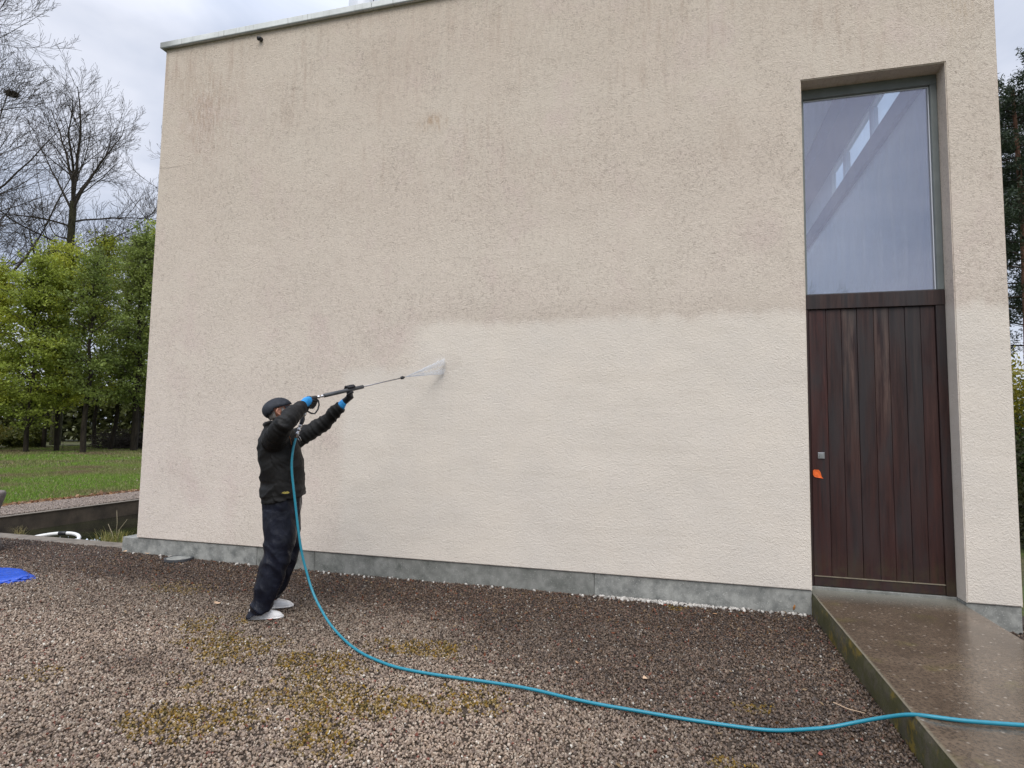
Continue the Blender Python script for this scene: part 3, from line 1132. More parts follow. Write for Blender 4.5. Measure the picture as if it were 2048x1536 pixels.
MB().box(7.4165, 8.4345, .186, .1985, .2965, .3035).obj('weather_strip', simple('weather_strip', (0.20, 0.17, 0.12), 0.6), door).location = (0, 0, 0)
hd = MB()
hd.box(7.468, 7.524, .190, .1975, 1.345, 1.401)
hd.bevel(.002)
hd.box(7.481, 7.511, .176, .190, 1.358, 1.388)
hh = hd.obj('handle', M['steel'], door)
hh.location = (0, 0, 0)
# orange tag on the door
tg = MB()
tp = [(7.424, 1.235), (7.436, 1.246), (7.472, 1.243), (7.486, 1.222), (7.497, 1.178), (7.510, 1.166), (7.470, 1.172), (7.436, 1.178), (7.424, 1.198)]
fr_ = [(x, .1915 - .006 * math.sin((x - 7.424) * 50), z) for x, z in tp]
bk_ = [(x, y + .002, z) for x, y, z in fr_]
tg.loft([fr_, bk_])
t_ = tg.obj('tape_tag', simple('orange_tape', (0.85, 0.145, 0.025), 0.45, var=.25, scale=60))
tag(t_, 'small crumpled orange tape tag stuck on the door below the handle', 'tag')

# ------------------------------------------------------------------ ramp / walkway
wk = empty('walkway', (7.94, -2, 0))
tag(wk, 'raised wet concrete walkway leading up to the wooden door', 'walkway')
wb = MB()
wb.box(XJ + .004, XK - .002, -9, .190, .05, .186)
wb.bevel(.006)
wb.obj('slab', M['ramp'], wk)
wsd = MB()
# rough mossy cheek of the slab
rings = []
ny = 260
ys = np.linspace(-9, .012, ny)
zs = [-.12, -.02, .03, .08, .12, .15, .172, .181]
Vv, Ff = [], []
for j, z in enumerate(zs):
    for i, y in enumerate(ys):
        off = .010 * mn.noise(Vector((y * 6, z * 9, 3))) + .006 * mn.noise(Vector((y * 22, z * 22, 1)))
        off *= 1 if z < .17 else .2
        Vv.append((XJ + .0035 - .008 * (1 if z < .17 else .1) + off, y, z))
for j in range(len(zs) - 1):
    for i in range(ny - 1):
        a = j * ny + i
        Ff.append((a, a + 1, a + 1 + ny, a + ny))
link('slab_side', npmesh('slab_side', np.array(Vv), np.array(Ff)), M['rampside'], wk, True)
MB().box(XJ + .002, XK - .003, .172, .260, .10, .209).bevel(.003).obj('door_sill', M['plinth_b'], wk)

# ------------------------------------------------------------------ drain cover
dc = empty('drain_cover', (.73, -.10, .035))
tag(dc, 'round grey drain cover set in the gravel near the left plinth', 'drain cover')
MB().tube([(.73, -.10, .02), (.73, -.10, .043)], .125, 28).obj('lid', M['plinth'], dc)
rg = MB()
for k in range(36):
    a0, a1 = 2 * math.pi * k / 36, 2 * math.pi * (k + 1) / 36
    rg.loft([[(.73 + math.cos(a) * r_, -.10 + math.sin(a) * r_, z_) for r_, z_ in ((.127, .02), (.15, .02), (.15, .046), (.127, .046))] for a in (a0, a1)])
rg.obj('frame_ring', M['rubber'], dc)
# ------------------------------------------------------------------ the person
PO = Vector((3.01, -1.385, 0.012))
EX = Vector((0.80825551, 0.58883192, 0))
EY = Vector((-0.58883192, 0.80825551, 0))
PM = Matrix(((EX.x, EY.x, 0, PO.x), (EX.y, EY.y, 0, PO.y), (0, 0, 1, PO.z), (0, 0, 0, 1)))


def ell(cx, cy, cz, a, bb, n=28, slope=0.0, p=2.4, fwd=0.0):
    """superellipse ring in the person's frame, sloping with x"""
    out = []
    for k in range(n):
        t = 2 * math.pi * k / n
        c, s_ = math.cos(t), math.sin(t)
        x = cx + a * math.copysign(abs(c) ** (2 / p), c)
        y = cy + bb * math.copysign(abs(s_) ** (2 / p), s_)
        out.append((x, y, cz + slope * (x - cx)))
    return out


def ridge(v, seed=0.0):
    return 1 - abs(2 * mn.noise(v + Vector((seed, seed * 1.7, -seed))))


def finish(me, name, mat, parent, smooth=True):
    me.transform(PM)
    o = link(name, me, mat, parent, smooth)
    return o


def mat_cloth(name, base, rough, var, sheen=0.0, bs=0.35):
    m = Mat(name, base, rough, 0.25)
    P = m.pos()
    n = m.noise(P, 9, 5, 0.65)
    m.base(m.ramp(n, (0.3, tuple(c * (1 - var) for c in base)), (0.72, tuple(c * (1 + var) for c in base))))
    m.rough(m.ramp(m.noise(P, 6, 4), (0.35, rough - .14), (0.7, rough + .12)))
    h = m.math('ADD', m.noise(m.map(P, (1, 1, .7)), 13, 4, 0.55, 0.6), m.math('MULTIPLY', m.noise(P, 260, 2), 0.12))
    m.bump(h, bs, 0.022)
    return m.m


MC = {
    'jacket': mat_cloth('black_softshell', (0.0085, 0.0080, 0.0074), 0.66, 0.3),
    'trouser': mat_cloth('wet_black_waterproof', (0.0068, 0.0080, 0.0150), 0.38, 0.5, bs=0.45),
    'cap': mat_cloth('charcoal_cap_cloth', (0.026, 0.029, 0.036), 0.75, 0.4, bs=0.5),
    'glove': mat_cloth('black_glove_rubber', (0.014, 0.014, 0.016), 0.5, 0.2, bs=0.3),
    'blue': simple('blue_glove_knit', (0.022, 0.27, 0.62), 0.7, var=0.2, scale=60),
    'skin': simple('skin', (0.50, 0.235, 0.155), 0.5, var=0.15, scale=30),
    'hair': simple('grey_hair', (0.22, 0.20, 0.18), 0.8, var=0.3, scale=120),
    'shoe': simple('pale_grey_shoe_cover', (0.74, 0.73, 0.71), 0.55, var=0.12, scale=25, bump=0.3, bscale=90),
    'sole': simple('white_sole', (0.74, 0.72, 0.69), 0.6, var=0.12, scale=30),
    'hose': simple('blue_hose', (0.015, 0.205, 0.280), 0.38, var=0.08, scale=30),
    'yellow': simple('yellow_emblem', (0.30, 0.24, 0.05), 0.7, var=0.5, scale=160),
    'orange': simple('orange_piping', (0.22, 0.085, 0.03), 0.7, var=0.1),
}

man = empty('person', PO)
tag(man, 'person in black jacket, black trousers and cap aiming a pressure washer lance at the wall', 'person')

# body under the clothes: one continuous surface
bm_ = MB()
bm_.loft([ell(-.005, 0, .88, .12, .165), ell(-.01, 0, 1.0, .125, .155), ell(-.015, 0, 1.15, .125, .15), ell(-.03, 0, 1.30, .135, .165),
          ell(-.04, 0, 1.42, .125, .165), ell(-.05, 0, 1.49, .09, .12), ell(-.055, 0, 1.54, .06, .065), ell(-.055, 0, 1.62, .052, .054), ell(-.05, 0, 1.68, .055, .055)])
bm_.tube([(.01, -.09, .90), (.0, -.115, .65), (.0, -.125, .50), (-.06, -.13, .28), (-.125, -.13, .08)], [.085, .075, .055, .052, .040], 16)
bm_.tube([(.02, .09, .90), (.03, .115, .65), (.045, .125, .50), (.01, .13, .28), (-.05, .13, .08)], [.085, .075, .055, .052, .040], 16)
bm_.tube([(-.08, -.15, 1.45), (-.05, -.28, 1.52), (-.005, -.365, 1.595), (.07, -.27, 1.67), (.128, -.182, 1.735), (.15, -.165, 1.755)], [.06, .052, .044, .038, .027, .025], 14)
bm_.tube([(-.02, .15, 1.43), (.14, .21, 1.49), (.31, .215, 1.575), (.39, .15, 1.67), (.462, .105, 1.745), (.485, .10, 1.775)], [.06, .050, .044, .038, .027, .025], 14)
HT = Matrix.Rotation(-.30, 4, 'Y')        # head tips back: gaze goes up along the lance


def hp(x, y, z):
    v = HT @ Vector((x, y, z)) + Vector((-.050, 0, 1.679))
    return (v.x, v.y, v.z)


bm_.ball(hp(-.005, 0, .025), (.098, .077, .085), 20, HT)
bm_.ball(hp(.025, 0, -.035), (.072, .060, .075), 18, HT)
bm_.ball(hp(.062, 0, -.078), (.030, .030, .022), 12, HT)      # chin
bm_.tube([hp(.090, 0, .022), hp(.112, 0, -.010), (hp(.116, 0, -.022)), hp(.092, 0, -.028)], [.009, .013, .014, .010], 10)   # nose
bm_.ball(hp(.083, 0, -.048), (.016, .024, .007), 10, HT)      # upper lip
bm_.ball(hp(.080, 0, -.060), (.015, .021, .007), 10, HT)      # lower lip
for s_ in (-1, 1):
    bm_.ball(hp(.078, .030 * s_, .034), (.016, .024, .008), 10, HT)    # brow
    bm_.ball(hp(.072, .040 * s_, -.012), (.022, .020, .016), 10, HT)   # cheek
    bm_.tube([hp(.002, .074 * s_, .020), hp(-.012, .086 * s_, .026), hp(-.026, .090 * s_, .010), hp(-.024, .086 * s_, -.014), hp(-.010, .078 * s_, -.032), hp(-.002, .074 * s_, -.028)],
             [.006, .0075, .008, .0075, .0075, .006], 8)               # ear rim
    bm_.ball(hp(-.010, .075 * s_, .0), (.012, .006, .020), 8, HT)
body = remeshed(bm_.mesh('body'), .0055, 3, .5)
finish(body, 'body', MC['skin'], man)
for s_ in (-1, 1):
    e = MB().ball(hp(.080, .030 * s_, .014), (.011, .012, .011), 12)
    e.bm.transform(PM) if False else None
    me_ = e.mesh('eye')
    finish(me_, 'eye', simple('eye_white', (0.6, 0.58, 0.55), 0.2), man)

# hair at the nape and temples
hb = MB()
hr = []
for z0, r1, r2 in ((.012, .104, .0805), (-.010, .1035, .0795), (-.036, .098, .075), (-.052, .090, .069)):
    hr.append([hp(-.005 + r1 * math.cos(t), r2 * math.sin(t), z0) for t in np.linspace(RAD(112), RAD(248), 26)])
for i in range(3):
    for k in range(25):
        hb.bm.faces.new([hb.bm.verts.new(p) for p in (hr[i][k], hr[i][k + 1], hr[i + 1][k + 1], hr[i + 1][k])])
bmesh.ops.remove_doubles(hb.bm, verts=list(hb.bm.verts), dist=1e-5)
hs = hb.mesh('hair')
finish(hs, 'hair', MC['hair'], man).modifiers.new('s', 'SOLIDIFY').thickness = .004
for s_ in (-1, 1):      # sideburn in front of each ear
    sb = MB()
    sb.ball(hp(.022, .0735 * s_, .002), (.014, .004, .026), 8, HT)
    finish(sb.mesh('sideburn'), 'sideburn', MC['hair'], man)

# jacket: torso and sleeves in one
SR = [(-.085, -.150, 1.425), (-.075, -.215, 1.455), (-.045, -.295, 1.515), (-.008, -.365, 1.580), (.018, -.350, 1.612), (.060, -.285, 1.662), (.100, -.225, 1.705), (.127, -.186, 1.735)]
SRr = [.102, .098, .087, .080, .078, .070, .062, .052]
SL = [(-.03, .13, 1.40), (.03, .185, 1.425), (.12, .215, 1.462), (.22, .225, 1.512), (.325, .212, 1.585), (.375, .170, 1.645), (.420, .130, 1.700), (.458, .106, 1.740)]
SLr = [.108, .098, .088, .078, .073, .066, .060, .053]
jb = MB()
jb.loft([ell(.005, 0, .940, .176, .213, slope=.19), ell(-.002, 0, 1.00, .180, .214, slope=.16), ell(-.006, 0, 1.10, .178, .206, slope=.08),
         ell(-.018, 0, 1.20, .176, .206, slope=.02), ell(-.032, 0, 1.30, .180, .212), ell(-.040, 0, 1.38, .176, .212), ell(-.048, 0, 1.45, .160, .198),
         ell(-.060, 0, 1.505, .132, .155), ell(-.066, 0, 1.545, .105, .105), ell(-.064, 0, 1.575, .094, .088, slope=.2), ell(-.060, 0, 1.600, .088, .082, slope=.3)])
jb.tube(SR, SRr, 18)
jb.tube(SL, SLr, 18)
# stand-up collar bunched at the neck
ring = [(-.066 + .098 * math.cos(t), .090 * math.sin(t), 1.590 + .035 * math.cos(t) * .8 + .006 * math.sin(5 * t)) for t in np.linspace(0, 2 * math.pi, 33)]
jb.tube(ring, .019, 8)
jk = remeshed(jb.mesh('jacket'), .0075, 3, .5)
lv = (Vector(SL[-1]) - Vector(SL[1])).normalized()
rv1 = (Vector(SR[3]) - Vector(SR[1])).normalized()
rv2 = (Vector(SR[-1]) - Vector(SR[4])).normalized()


def jfold(p):
    d = 0.0
    if p.x > .12 and p.z > 1.40 and p.y > -.02:                       # left sleeve: folds across it
        u = (p - Vector(SL[1])).dot(lv)
        d += .012 * (ridge(Vector((u * 17, p.y * 3, p.z * 2)), 2) - .62)
        d += .003 * (ridge(Vector((u * 33, p.y * 8, p.z * 5)), 5) - .62)
    elif p.y < -.20 or (p.x > .03 and p.z > 1.60):
        ax = rv1 if p.z < 1.57 else rv2
        u = (p - Vector(SR[1])).dot(ax)
        d += .010 * (ridge(Vector((u * 15, p.x * 4, p.y * 3)), 8) - .62)
        d += .004 * (ridge(Vector((u * 38, p.x * 9, p.y * 6)), 1) - .62)
    else:
        w = 1 - sstep(np.array([p.z]), 1.40, 1.5)[0]
        q = Vector((p.x * 3 + p.z * 2.2, p.y * 4, p.z * 7 - p.x * 6))
        d += .021 * (ridge(q, 3) - .6) * (.35 + .65 * w)
        d += .003 * (ridge(q * 2.1, 7) - .6)
        if 1.03 < p.z < 1.10:
            d -= .010 * math.sin((p.z - 1.03) / .07 * math.pi)
    if p.z < .99 + .19 * p.x and p.z > .965 + .19 * p.x:
        d -= .003
    return d


displace(jk, jfold)
finish(jk, 'jacket', MC['jacket'], man)
# emblem near the hem and piping on the chest
em = MB()
emz = [(-.012, 1.008), (.006, 1.021), (.020, 1.018), (.034, 1.024), (.052, 1.012), (.040, 1.004), (.014, 1.002)]
em.loft([[(x, -.214, z) for x, z in emz], [(x, -.196, z) for x, z in emz]])
finish(em.mesh('emblem'), 'emblem', MC['yellow'], man, False)
em = MB()
em.tube([(.010, -.190, 1.505), (.030, -.197, 1.475), (.042, -.202, 1.44), (.050, -.206, 1.40)], .0028, 6)
finish(em.mesh('piping'), 'piping', MC['orange'], man)
# trousers
tb = MB()
tb.loft([ell(-.004, 0, .995, .150, .185), ell(-.006, 0, .93, .162, .192), ell(-.004, 0, .86, .158, .195), ell(0, 0, .79, .148, .192), ell(.0, 0, .74, .120, .17)])


def leg(pts):
    tb.loft([ell(x, y, z, a, bb, 24, sl, 2.2) for x, y, z, a, bb, sl in pts])


leg([(-.004, -.095, .86, .145, .10, 0), (-.006, -.110, .74, .140, .105, 0), (-.002, -.125, .62, .128, .10, 0), (-.012, -.135, .53, .120, .098, 0), (-.030, -.14, .44, .116, .095, 0),
     (-.062, -.143, .33, .112, .095, .1), (-.092, -.145, .22, .106, .096, .2), (-.122, -.146, .13, .100, .096, .35), (-.136, -.147, .075, .096, .094, .42), (-.139, -.147, .052, .094, .092, .42)])
leg([(.010, .095, .86, .142, .10, 0), (.018, .110, .74, .138, .105, 0), (.030, .125, .62, .124, .10, 0), (.040, .13, .53, .116, .098, 0), (.036, .132, .44, .112, .095, 0),
     (.014, .135, .33, .108, .092, .1), (-.012, .135, .22, .100, .092, .15), (-.042, .135, .14, .092, .09, .25), (-.058, .135, .085, .088, .088, .35), (-.060, .135, .064, .086, .086, .35)])
tr_ = remeshed(tb.mesh('trousers'), .0075, 3, .5)


def tfold(p):
    q = Vector((p.x * 9 + p.z * 2.0, p.y * 7, p.z * 3.2))
    d = .013 * (ridge(q, 4) - .6)
    q2 = Vector((p.x * 4 - p.z * 3, p.y * 4, p.z * 7 + p.x * 7))
    k = math.exp(-((p.z - .52) / .10) ** 2) + .9 * math.exp(-((p.z - .12) / .10) ** 2) + .25
    d += .016 * (ridge(q2, 9) - .6) * k
    d += .002 * (ridge(q2 * 2.3, 2) - .6)
    return d


displace(tr_, tfold)
finish(tr_, 'trousers', MC['trouser'], man)

# cap: soft crown, low at the back, short peak hidden above the sleeve
cb = MB()
cb.ball(hp(-.016, 0, .026), (.124, .098, .094), 26, HT)
cm = cb.mesh('cap')
cbm = bmesh.new()
cbm.from_mesh(cm)
Hi = (Matrix.Translation(Vector((-.050, 0, 1.679))) @ HT).inverted()
dele = []
for v in cbm.verts:
    q = Hi @ v.co
    if q.z < .030 - .62 * (-q.x if q.x < 0 else -q.x * .1):
        dele.append(v)
bmesh.ops.delete(cbm, geom=dele, context='VERTS')
for v in cbm.verts:
    q = Hi @ v.co
    v.co += Vector((q.x, q.y, q.z)).normalized() * .004 * (ridge(v.co * 9, 2) - .5)
cbm.to_mesh(cm)
cbm.free()
co_ = finish(cm, 'cap', MC['cap'], man)
co_.modifiers.new('s', 'SOLIDIFY').thickness = .005
pk = MB()
top_, bot_ = [], []
for a in np.linspace(-1.05, 1.05, 15):
    top_.append((a, 0.0))
inner = [hp(-.010 + .108 * math.cos(a), .088 * math.sin(a), .030) for a in np.linspace(-1.05, 1.05, 15)]
outer = [hp(-.010 + (.108 + .062 * math.cos(a * 1.35)) * math.cos(a * .93), .090 * math.sin(a), .020 - .022 * abs(math.sin(a))) for a in np.linspace(-1.05, 1.05, 15)]
for k in range(14):
    pk.bm.faces.new([pk.bm.verts.new(p) for p in (inner[k], inner[k + 1], outer[k + 1], outer[k])])
bmesh.ops.remove_doubles(pk.bm, verts=list(pk.bm.verts), dist=1e-5)
po_ = finish(pk.mesh('peak'), 'cap_peak', MC['cap'], man)
po_.modifiers.new('s', 'SOLIDIFY').thickness = .004
# ---- gloves
LA = Vector((.239, -.120, 1.803))
LB = Vector((1.068, .379, 2.049))
LD = (LB - LA).normalized()
LS = LD.cross(Vector((0, 0, 1))).normalized()      # points to the person's right (towards the camera)
LU = LS.cross(LD).normalized()


def glove(nm, chains, palm, cuff):
    g = MB()
    for pts, r_ in palm:
        g.tube(pts, r_, 12)
    for pts, r0 in chains:
        k = len(pts)
        rr_ = [r0 * (1 - .16 * i / (k - 1)) for i in range(k)]
        g.tube(pts, rr_, 10)
        g.ball(pts[-1], rr_[-1] * 1.0, 10)
        for q in pts[1:-1]:
            g.ball(q, r0 * 1.0, 10)
    me_ = remeshed(g.mesh(nm), .0024, 3, .45)
    finish(me_, nm, MC['glove'], man)
    c = MB()
    c.tube([p for p, _ in cuff], [r for _, r in cuff], 18)
    finish(c.mesh('glove_cuff'), 'glove_cuff', MC['blue'], man)


# right hand closes round the pistol grip
G0, G1 = Vector((.205, -.122, 1.785)), Vector((.158, -.128, 1.690))
ga = (G1 - G0).normalized()
ch = []
for i in range(4):
    o_ = G0 + ga * (.012 + .0215 * i)
    L_ = (1.0, 1.08, 1.0, .86)[i]
    ch.append(([o_ + Vector((-.022, -.040, .004)), o_ + Vector((.008, -.043, -.001)), o_ + Vector((.030, -.024, -.003)), o_ + Vector((.034, .004, -.004)), o_ + Vector((.018, .024 * L_, -.005))], .0112))
th = [Vector((.150, -.150, 1.772)), Vector((.165, -.118, 1.800)), Vector((.182, -.094, 1.803)), Vector((.206, -.086, 1.798))]
ch.append((th, .0125))
glove('glove', ch, [
    ([Vector((.125, -.188, 1.733)), Vector((.142, -.176, 1.748)), Vector((.162, -.166, 1.758)), Vector((.185, -.163, 1.760))], [(.026, .024), (.034, .024), (.045, .021), (.042, .015)]),
    ([Vector((.150, -.172, 1.775)), Vector((.172, -.150, 1.772)), Vector((.180, -.140, 1.735))], [.018, .020, .016])],
    [(Vector((.112, -.199, 1.721)), .040), (Vector((.124, -.190, 1.733)), .037), (Vector((.138, -.182, 1.746)), (.038, .032)), (Vector((.152, -.177, 1.757)), (.044, .029)), (Vector((.170, -.174, 1.768)), (.040, .024)), (Vector((.184, -.172, 1.775)), (.034, .019)), (Vector((.196, -.168, 1.778)), (.018, .010))])

# left hand: palm under and behind the grey tube, fingers over the top
HC = LA + LD * .355
ch = []
for i in range(4):
    o_ = HC + LD * (.030 - .0200 * i)
    L_ = (1.0, 1.1, 1.02, .85)[i]
    ch.append(([o_ - LS * .036 - LU * .020, o_ - LS * .040 + LU * .012, o_ - LS * .026 + LU * .030, o_ + LS * .002 + LU * .031, o_ + LS * .020 * L_ + LU * .022], .0128))
th = [HC - LD * .040 - LU * .050 - LS * .010, HC - LD * .044 - LU * .034 + LS * .014, HC - LD * .030 - LU * .026 + LS * .026, HC - LD * .008 - LU * .024 + LS * .030]
ch.append((th, .0128))
glove('glove', ch, [
    ([Vector((.468, .104, 1.752)), Vector((.482, .098, 1.778)), HC - LU * .062 - LS * .018, HC - LU * .038 - LS * .026, HC - LU * .012 - LS * .034], [(.026, .028), (.030, .034), (.028, .046), (.024, .050), (.018, .047)]),
    ],
    [(Vector((.452, .108, 1.733)), .041), (Vector((.463, .105, 1.750)), .036), (Vector((.475, .099, 1.772)), (.033, .036)), (Vector((.484, .095, 1.788)), (.026, .030))])

# shoes
for nm, x0, x1, y, toe in (('shoe', -.170, .046, -.142, -.010), ('shoe', -.090, .127, .130, .012)):
    L_ = x1 - x0 + .05
    sh, so = [], []
    for t in np.linspace(0, 1, 15):
        x = x0 - .05 + L_ * t
        hw = .044 * (math.sin(min(1, t * 1.12 + .12) * math.pi * .5) if t < .65 else 1 - .0) * (1 - .95 * max(0, (t - .80) / .20) ** 2.2)
        hw = max(hw, .006)
        top = .090 if t < .45 else .090 - .052 * ((t - .45) / .55) ** .9
        if t > .86: top -= .022 * ((t - .86) / .14) ** 2
        cy = y + toe * t
        sh.append([(x, cy + hw * 1.0 * math.cos(a), .018 + (top - .018) * max(0, math.sin(a)) ** .75) if math.sin(a) > 0 else (x, cy + hw * math.cos(a), .016) for a in np.linspace(0, 2 * math.pi, 21)[:-1]])
        so.append([(x, cy + (hw + .005) * math.cos(a), .010 + .012 * math.sin(a)) for a in np.linspace(0, 2 * math.pi, 21)[:-1]])
    s1 = MB().loft(sh)
    me_ = s1.mesh('shoe')
    me_.transform(PM)
    s_o = link(nm, me_, MC['shoe'], man, True)
    md = s_o.modifiers.new('s', 'SUBSURF')
    md.levels = md.render_levels = 1
    me_ = MB().loft(so).mesh('sole')
    me_.transform(PM)
    link('sole', me_, MC['sole'], s_o, True)

# ------------------------------------------------------------------ lance
lan = empty('pressure_washer_lance', PM @ LA)
tag(lan, 'black pressure washer lance with grey sleeve and trigger gun held by the person', 'lance')


def lp(name, mb, mat, parent=lan, smooth=True):
    me_ = mb.mesh(name)
    me_.transform(PM)
    return link(name, me_, mat, parent, smooth)


A0 = LA - LD * .115
gb_ = MB()
gb_.tube([A0 - LU * .006, A0 + LD * .01, A0 + LD * .06, A0 + LD * .10, LA], [(.010, .009), (.017, .015), (.019, .016), (.017, .015), (.012, .012)], 14)
gb_.tube([G0 + Vector((-.002, 0, .012)), G0, (G0 + G1) / 2, G1, G1 + ga * .012], [(.017, .014), (.016, .013), (.017, .013), (.018, .014), (.013, .012)], 14)
lp('trigger_gun', gb_, M['black'])
bw = MB()
bow = [LA - LD * .012 - LU * .004, Vector((.251, -.122, 1.775)), Vector((.258, -.124, 1.740)), Vector((.250, -.126, 1.700)), Vector((.226, -.127, 1.662)), Vector((.200, -.128, 1.664)), Vector((.170, -.128, 1.680)), G1 + ga * .004]
bw.tube(bow, [(.007, .009)] * len(bow), 8)
lp('trigger_guard', bw, M['black'])
tg_ = MB().tube([G0 + Vector((.026, 0, .006)), G0 + Vector((.034, 0, -.02)), G0 + Vector((.024, 0, -.05)), G0 + Vector((.006, 0, -.075))], [(.004, .007)] * 4, 8)
lp('trigger', tg_, M['rubber'])
lp('connector', MB().tube([LA + LD * t for t in (0, .012, .014, .028, .030, .045, .047, .075)], [.009, .009, .013, .013, .0095, .0095, .012, .011], 12), M['steel'])
sl_ = MB().tube([LA + LD * t for t in (.070, .072, .22, .35, .492, .496)], [.012, .0175, .0175, .0175, .0175, .012], 16)
lp('grey_sleeve', sl_, M['rubber'])
lp('steel_tube', MB().tube([LA + LD * .49, LA + LD * .97], .0052, 10), simple('dull_steel', (0.30, 0.29, 0.30), 0.4, metal=.8, var=.1))
lp('nozzle', MB().tube([LA + LD * t for t in (.955, .962, .985, .992, 1.006)], [.009, .015, .016, .012, .007], 12), M['black'])
# swivel and quick coupling below the grip
C0, C1 = G1 + ga * .010, Vector((.082, -.205, 1.462))
cdv = C1 - C0
lp('swivel', MB().tube([C0 + cdv * t for t in (0, .06, .07, .16, .17, .27)], [.010, .010, .0125, .0125, .009, .009], 12), M['steel'])
lp('swivel_grip', MB().tube([C0 + cdv * t for t in (.24, .27, .34, .44, .50, .53)], [.009, .015, .0185, .0175, .014, .010], 12), M['black'])
lp('coupling', MB().tube([C0 + cdv * t for t in (.52, .54, .56, .60, .61, .66, .67, .74, .75, .82, .83, .90, .91, 1.0)], [.010, .015, .015, .015, .011, .011, .015, .015, .011, .011, .014, .014, .010, .0095], 12), M['steel'])
K0 = Vector((.099, -.205, 1.474))
ck_ = MB().tube([K0, K0 + Vector((.014, 0, -.012)), K0 + Vector((.024, -.002, -.036)), K0 + Vector((.016, -.002, -.045)), K0 + Vector((.004, 0, -.030)), K0 + Vector((-.006, .004, -.014))], .0035, 6)
lp('spring_clip', ck_, M['steel'])

# ------------------------------------------------------------------ hose
hl = [(.0825, -.204, 1.465), (.073, -.220, 1.435), (.062, -.232, 1.373), (.056, -.238, 1.27), (.064, -.245, 1.167), (.082, -.255, 1.047), (.105, -.27, .889), (.131, -.29, .711), (.164, -.31, .535), (.198, -.33, .419), (.239, -.38, .291), (.273, -.44, .218), (.306, -.50, .163), (.364, -.63, .083)]
HPt = [PM @ Vector(p) - Vector((0, 0, .012)) for p in hl]
gz = .020
HPt += [Vector(p) for p in ((3.81, -1.752, .030), (3.989, -1.896, gz), (4.153, -2.012, gz), (4.285, -2.081, gz), (4.468, -2.155, gz), (4.69, -2.184, gz), (4.928, -2.188, gz), (5.188, -2.19, gz), (5.395, -2.205, gz), (5.602, -2.255, gz),
                             (5.82, -2.29, gz), (6.03, -2.303, gz), (6.20, -2.318, gz), (6.347, -2.325, gz), (6.598, -2.328, gz), (6.74, -2.31, gz), (6.87, -2.262, gz + .004), (7.0, -2.225, .034), (7.13, -2.215, .076), (7.25, -2.245, .130), (7.345, -2.300, .183), (7.42, -2.335, .198), (7.52, -2.342, .199), (7.611, -2.336, .199), (7.823, -2.306, .199), (8.043, -2.267, .199), (8.42, -2.18, .199), (8.60, -2.12, .17), (8.9, -2.0, .03), (10.5, -1.2, .02))]
cu = bpy.data.curves.new('hosecurve', 'CURVE')
cu.dimensions = '3D'
sp = cu.splines.new('NURBS')
sp.points.add(len(HPt) - 1)
for i, p in enumerate(HPt):
    sp.points[i].co = (*p, 1)
sp.order_u = 3
sp.use_endpoint_u = True
sp.resolution_u = 6
cu.bevel_depth = .0098
cu.bevel_resolution = 3
co_ = bpy.data.objects.new('tmpc', cu)
COL.objects.link(co_)
hm = bpy.data.meshes.new_from_object(co_.evaluated_get(bpy.context.evaluated_depsgraph_get()))
bpy.data.objects.remove(co_)
ho = link('hose', hm, MC['hose'], None, True)
tag(ho, 'bright blue hose hanging from the lance and curving across gravel onto the walkway', 'hose')

# ------------------------------------------------------------------ water jet: fan of droplets and thin mist
tipw = PM @ (LA + LD * 1.006)
hit = Vector((3.900, -.004, 2.215))
ax = (hit - tipw)
side = Vector((0.25, 0.0, 1.0)).normalized()
n = 5600
t = RNG.random(n) ** .8
u = RNG.uniform(-1, 1, n)
u = np.sign(u) * np.abs(u) ** .6
ww = RNG.normal(0, .10, n)
perp = ax.cross(side).normalized()
side = perp.cross(ax).normalized()
sz = .080 * ax.length / .5
t[:260] = RNG.uniform(.82, 1.0, 260)
u[:260] *= RNG.uniform(1, 1.8, 260)
ww[:260] = RNG.normal(0, .5, 260)
Pj = np.array(tipw)[None] + np.array(ax)[None] * t[:, None] + np.array(side)[None] * (u * sz * t)[:, None] + np.array(perp)[None] * (ww * sz * t)[:, None]
rotv = Vector(ax).to_track_quat('X', 'Z').to_euler()
rj = np.tile(np.array(rotv), (n, 1))
s = RNG.uniform(.0004, .0009, n)
js = mat_stone('x')
bpy.data.materials.remove(js)
mw = Mat('spray_drops', (0.93, 0.94, 0.95), 0.3, 0.5)
_tl = N(mw.t, 'ShaderNodeBsdfTranslucent')
_tl.inputs[0].default_value = (.95, .97, 1, 1)
_mi = N(mw.t, 'ShaderNodeMixShader')
_mi.inputs[0].default_value = .5
mw.t.links.new(mw.b.outputs[0], _mi.inputs[1])
mw.t.links.new(_tl.outputs[0], _mi.inputs[2])
mw.t.links.new(_mi.outputs[0], mw.out.inputs[0])
jet = ico_instancer('water_spray', Pj, rj, np.column_stack([s * RNG.uniform(4, 10, n), s, s]), np.ones((n, 3)), mw.m, 1, .05)
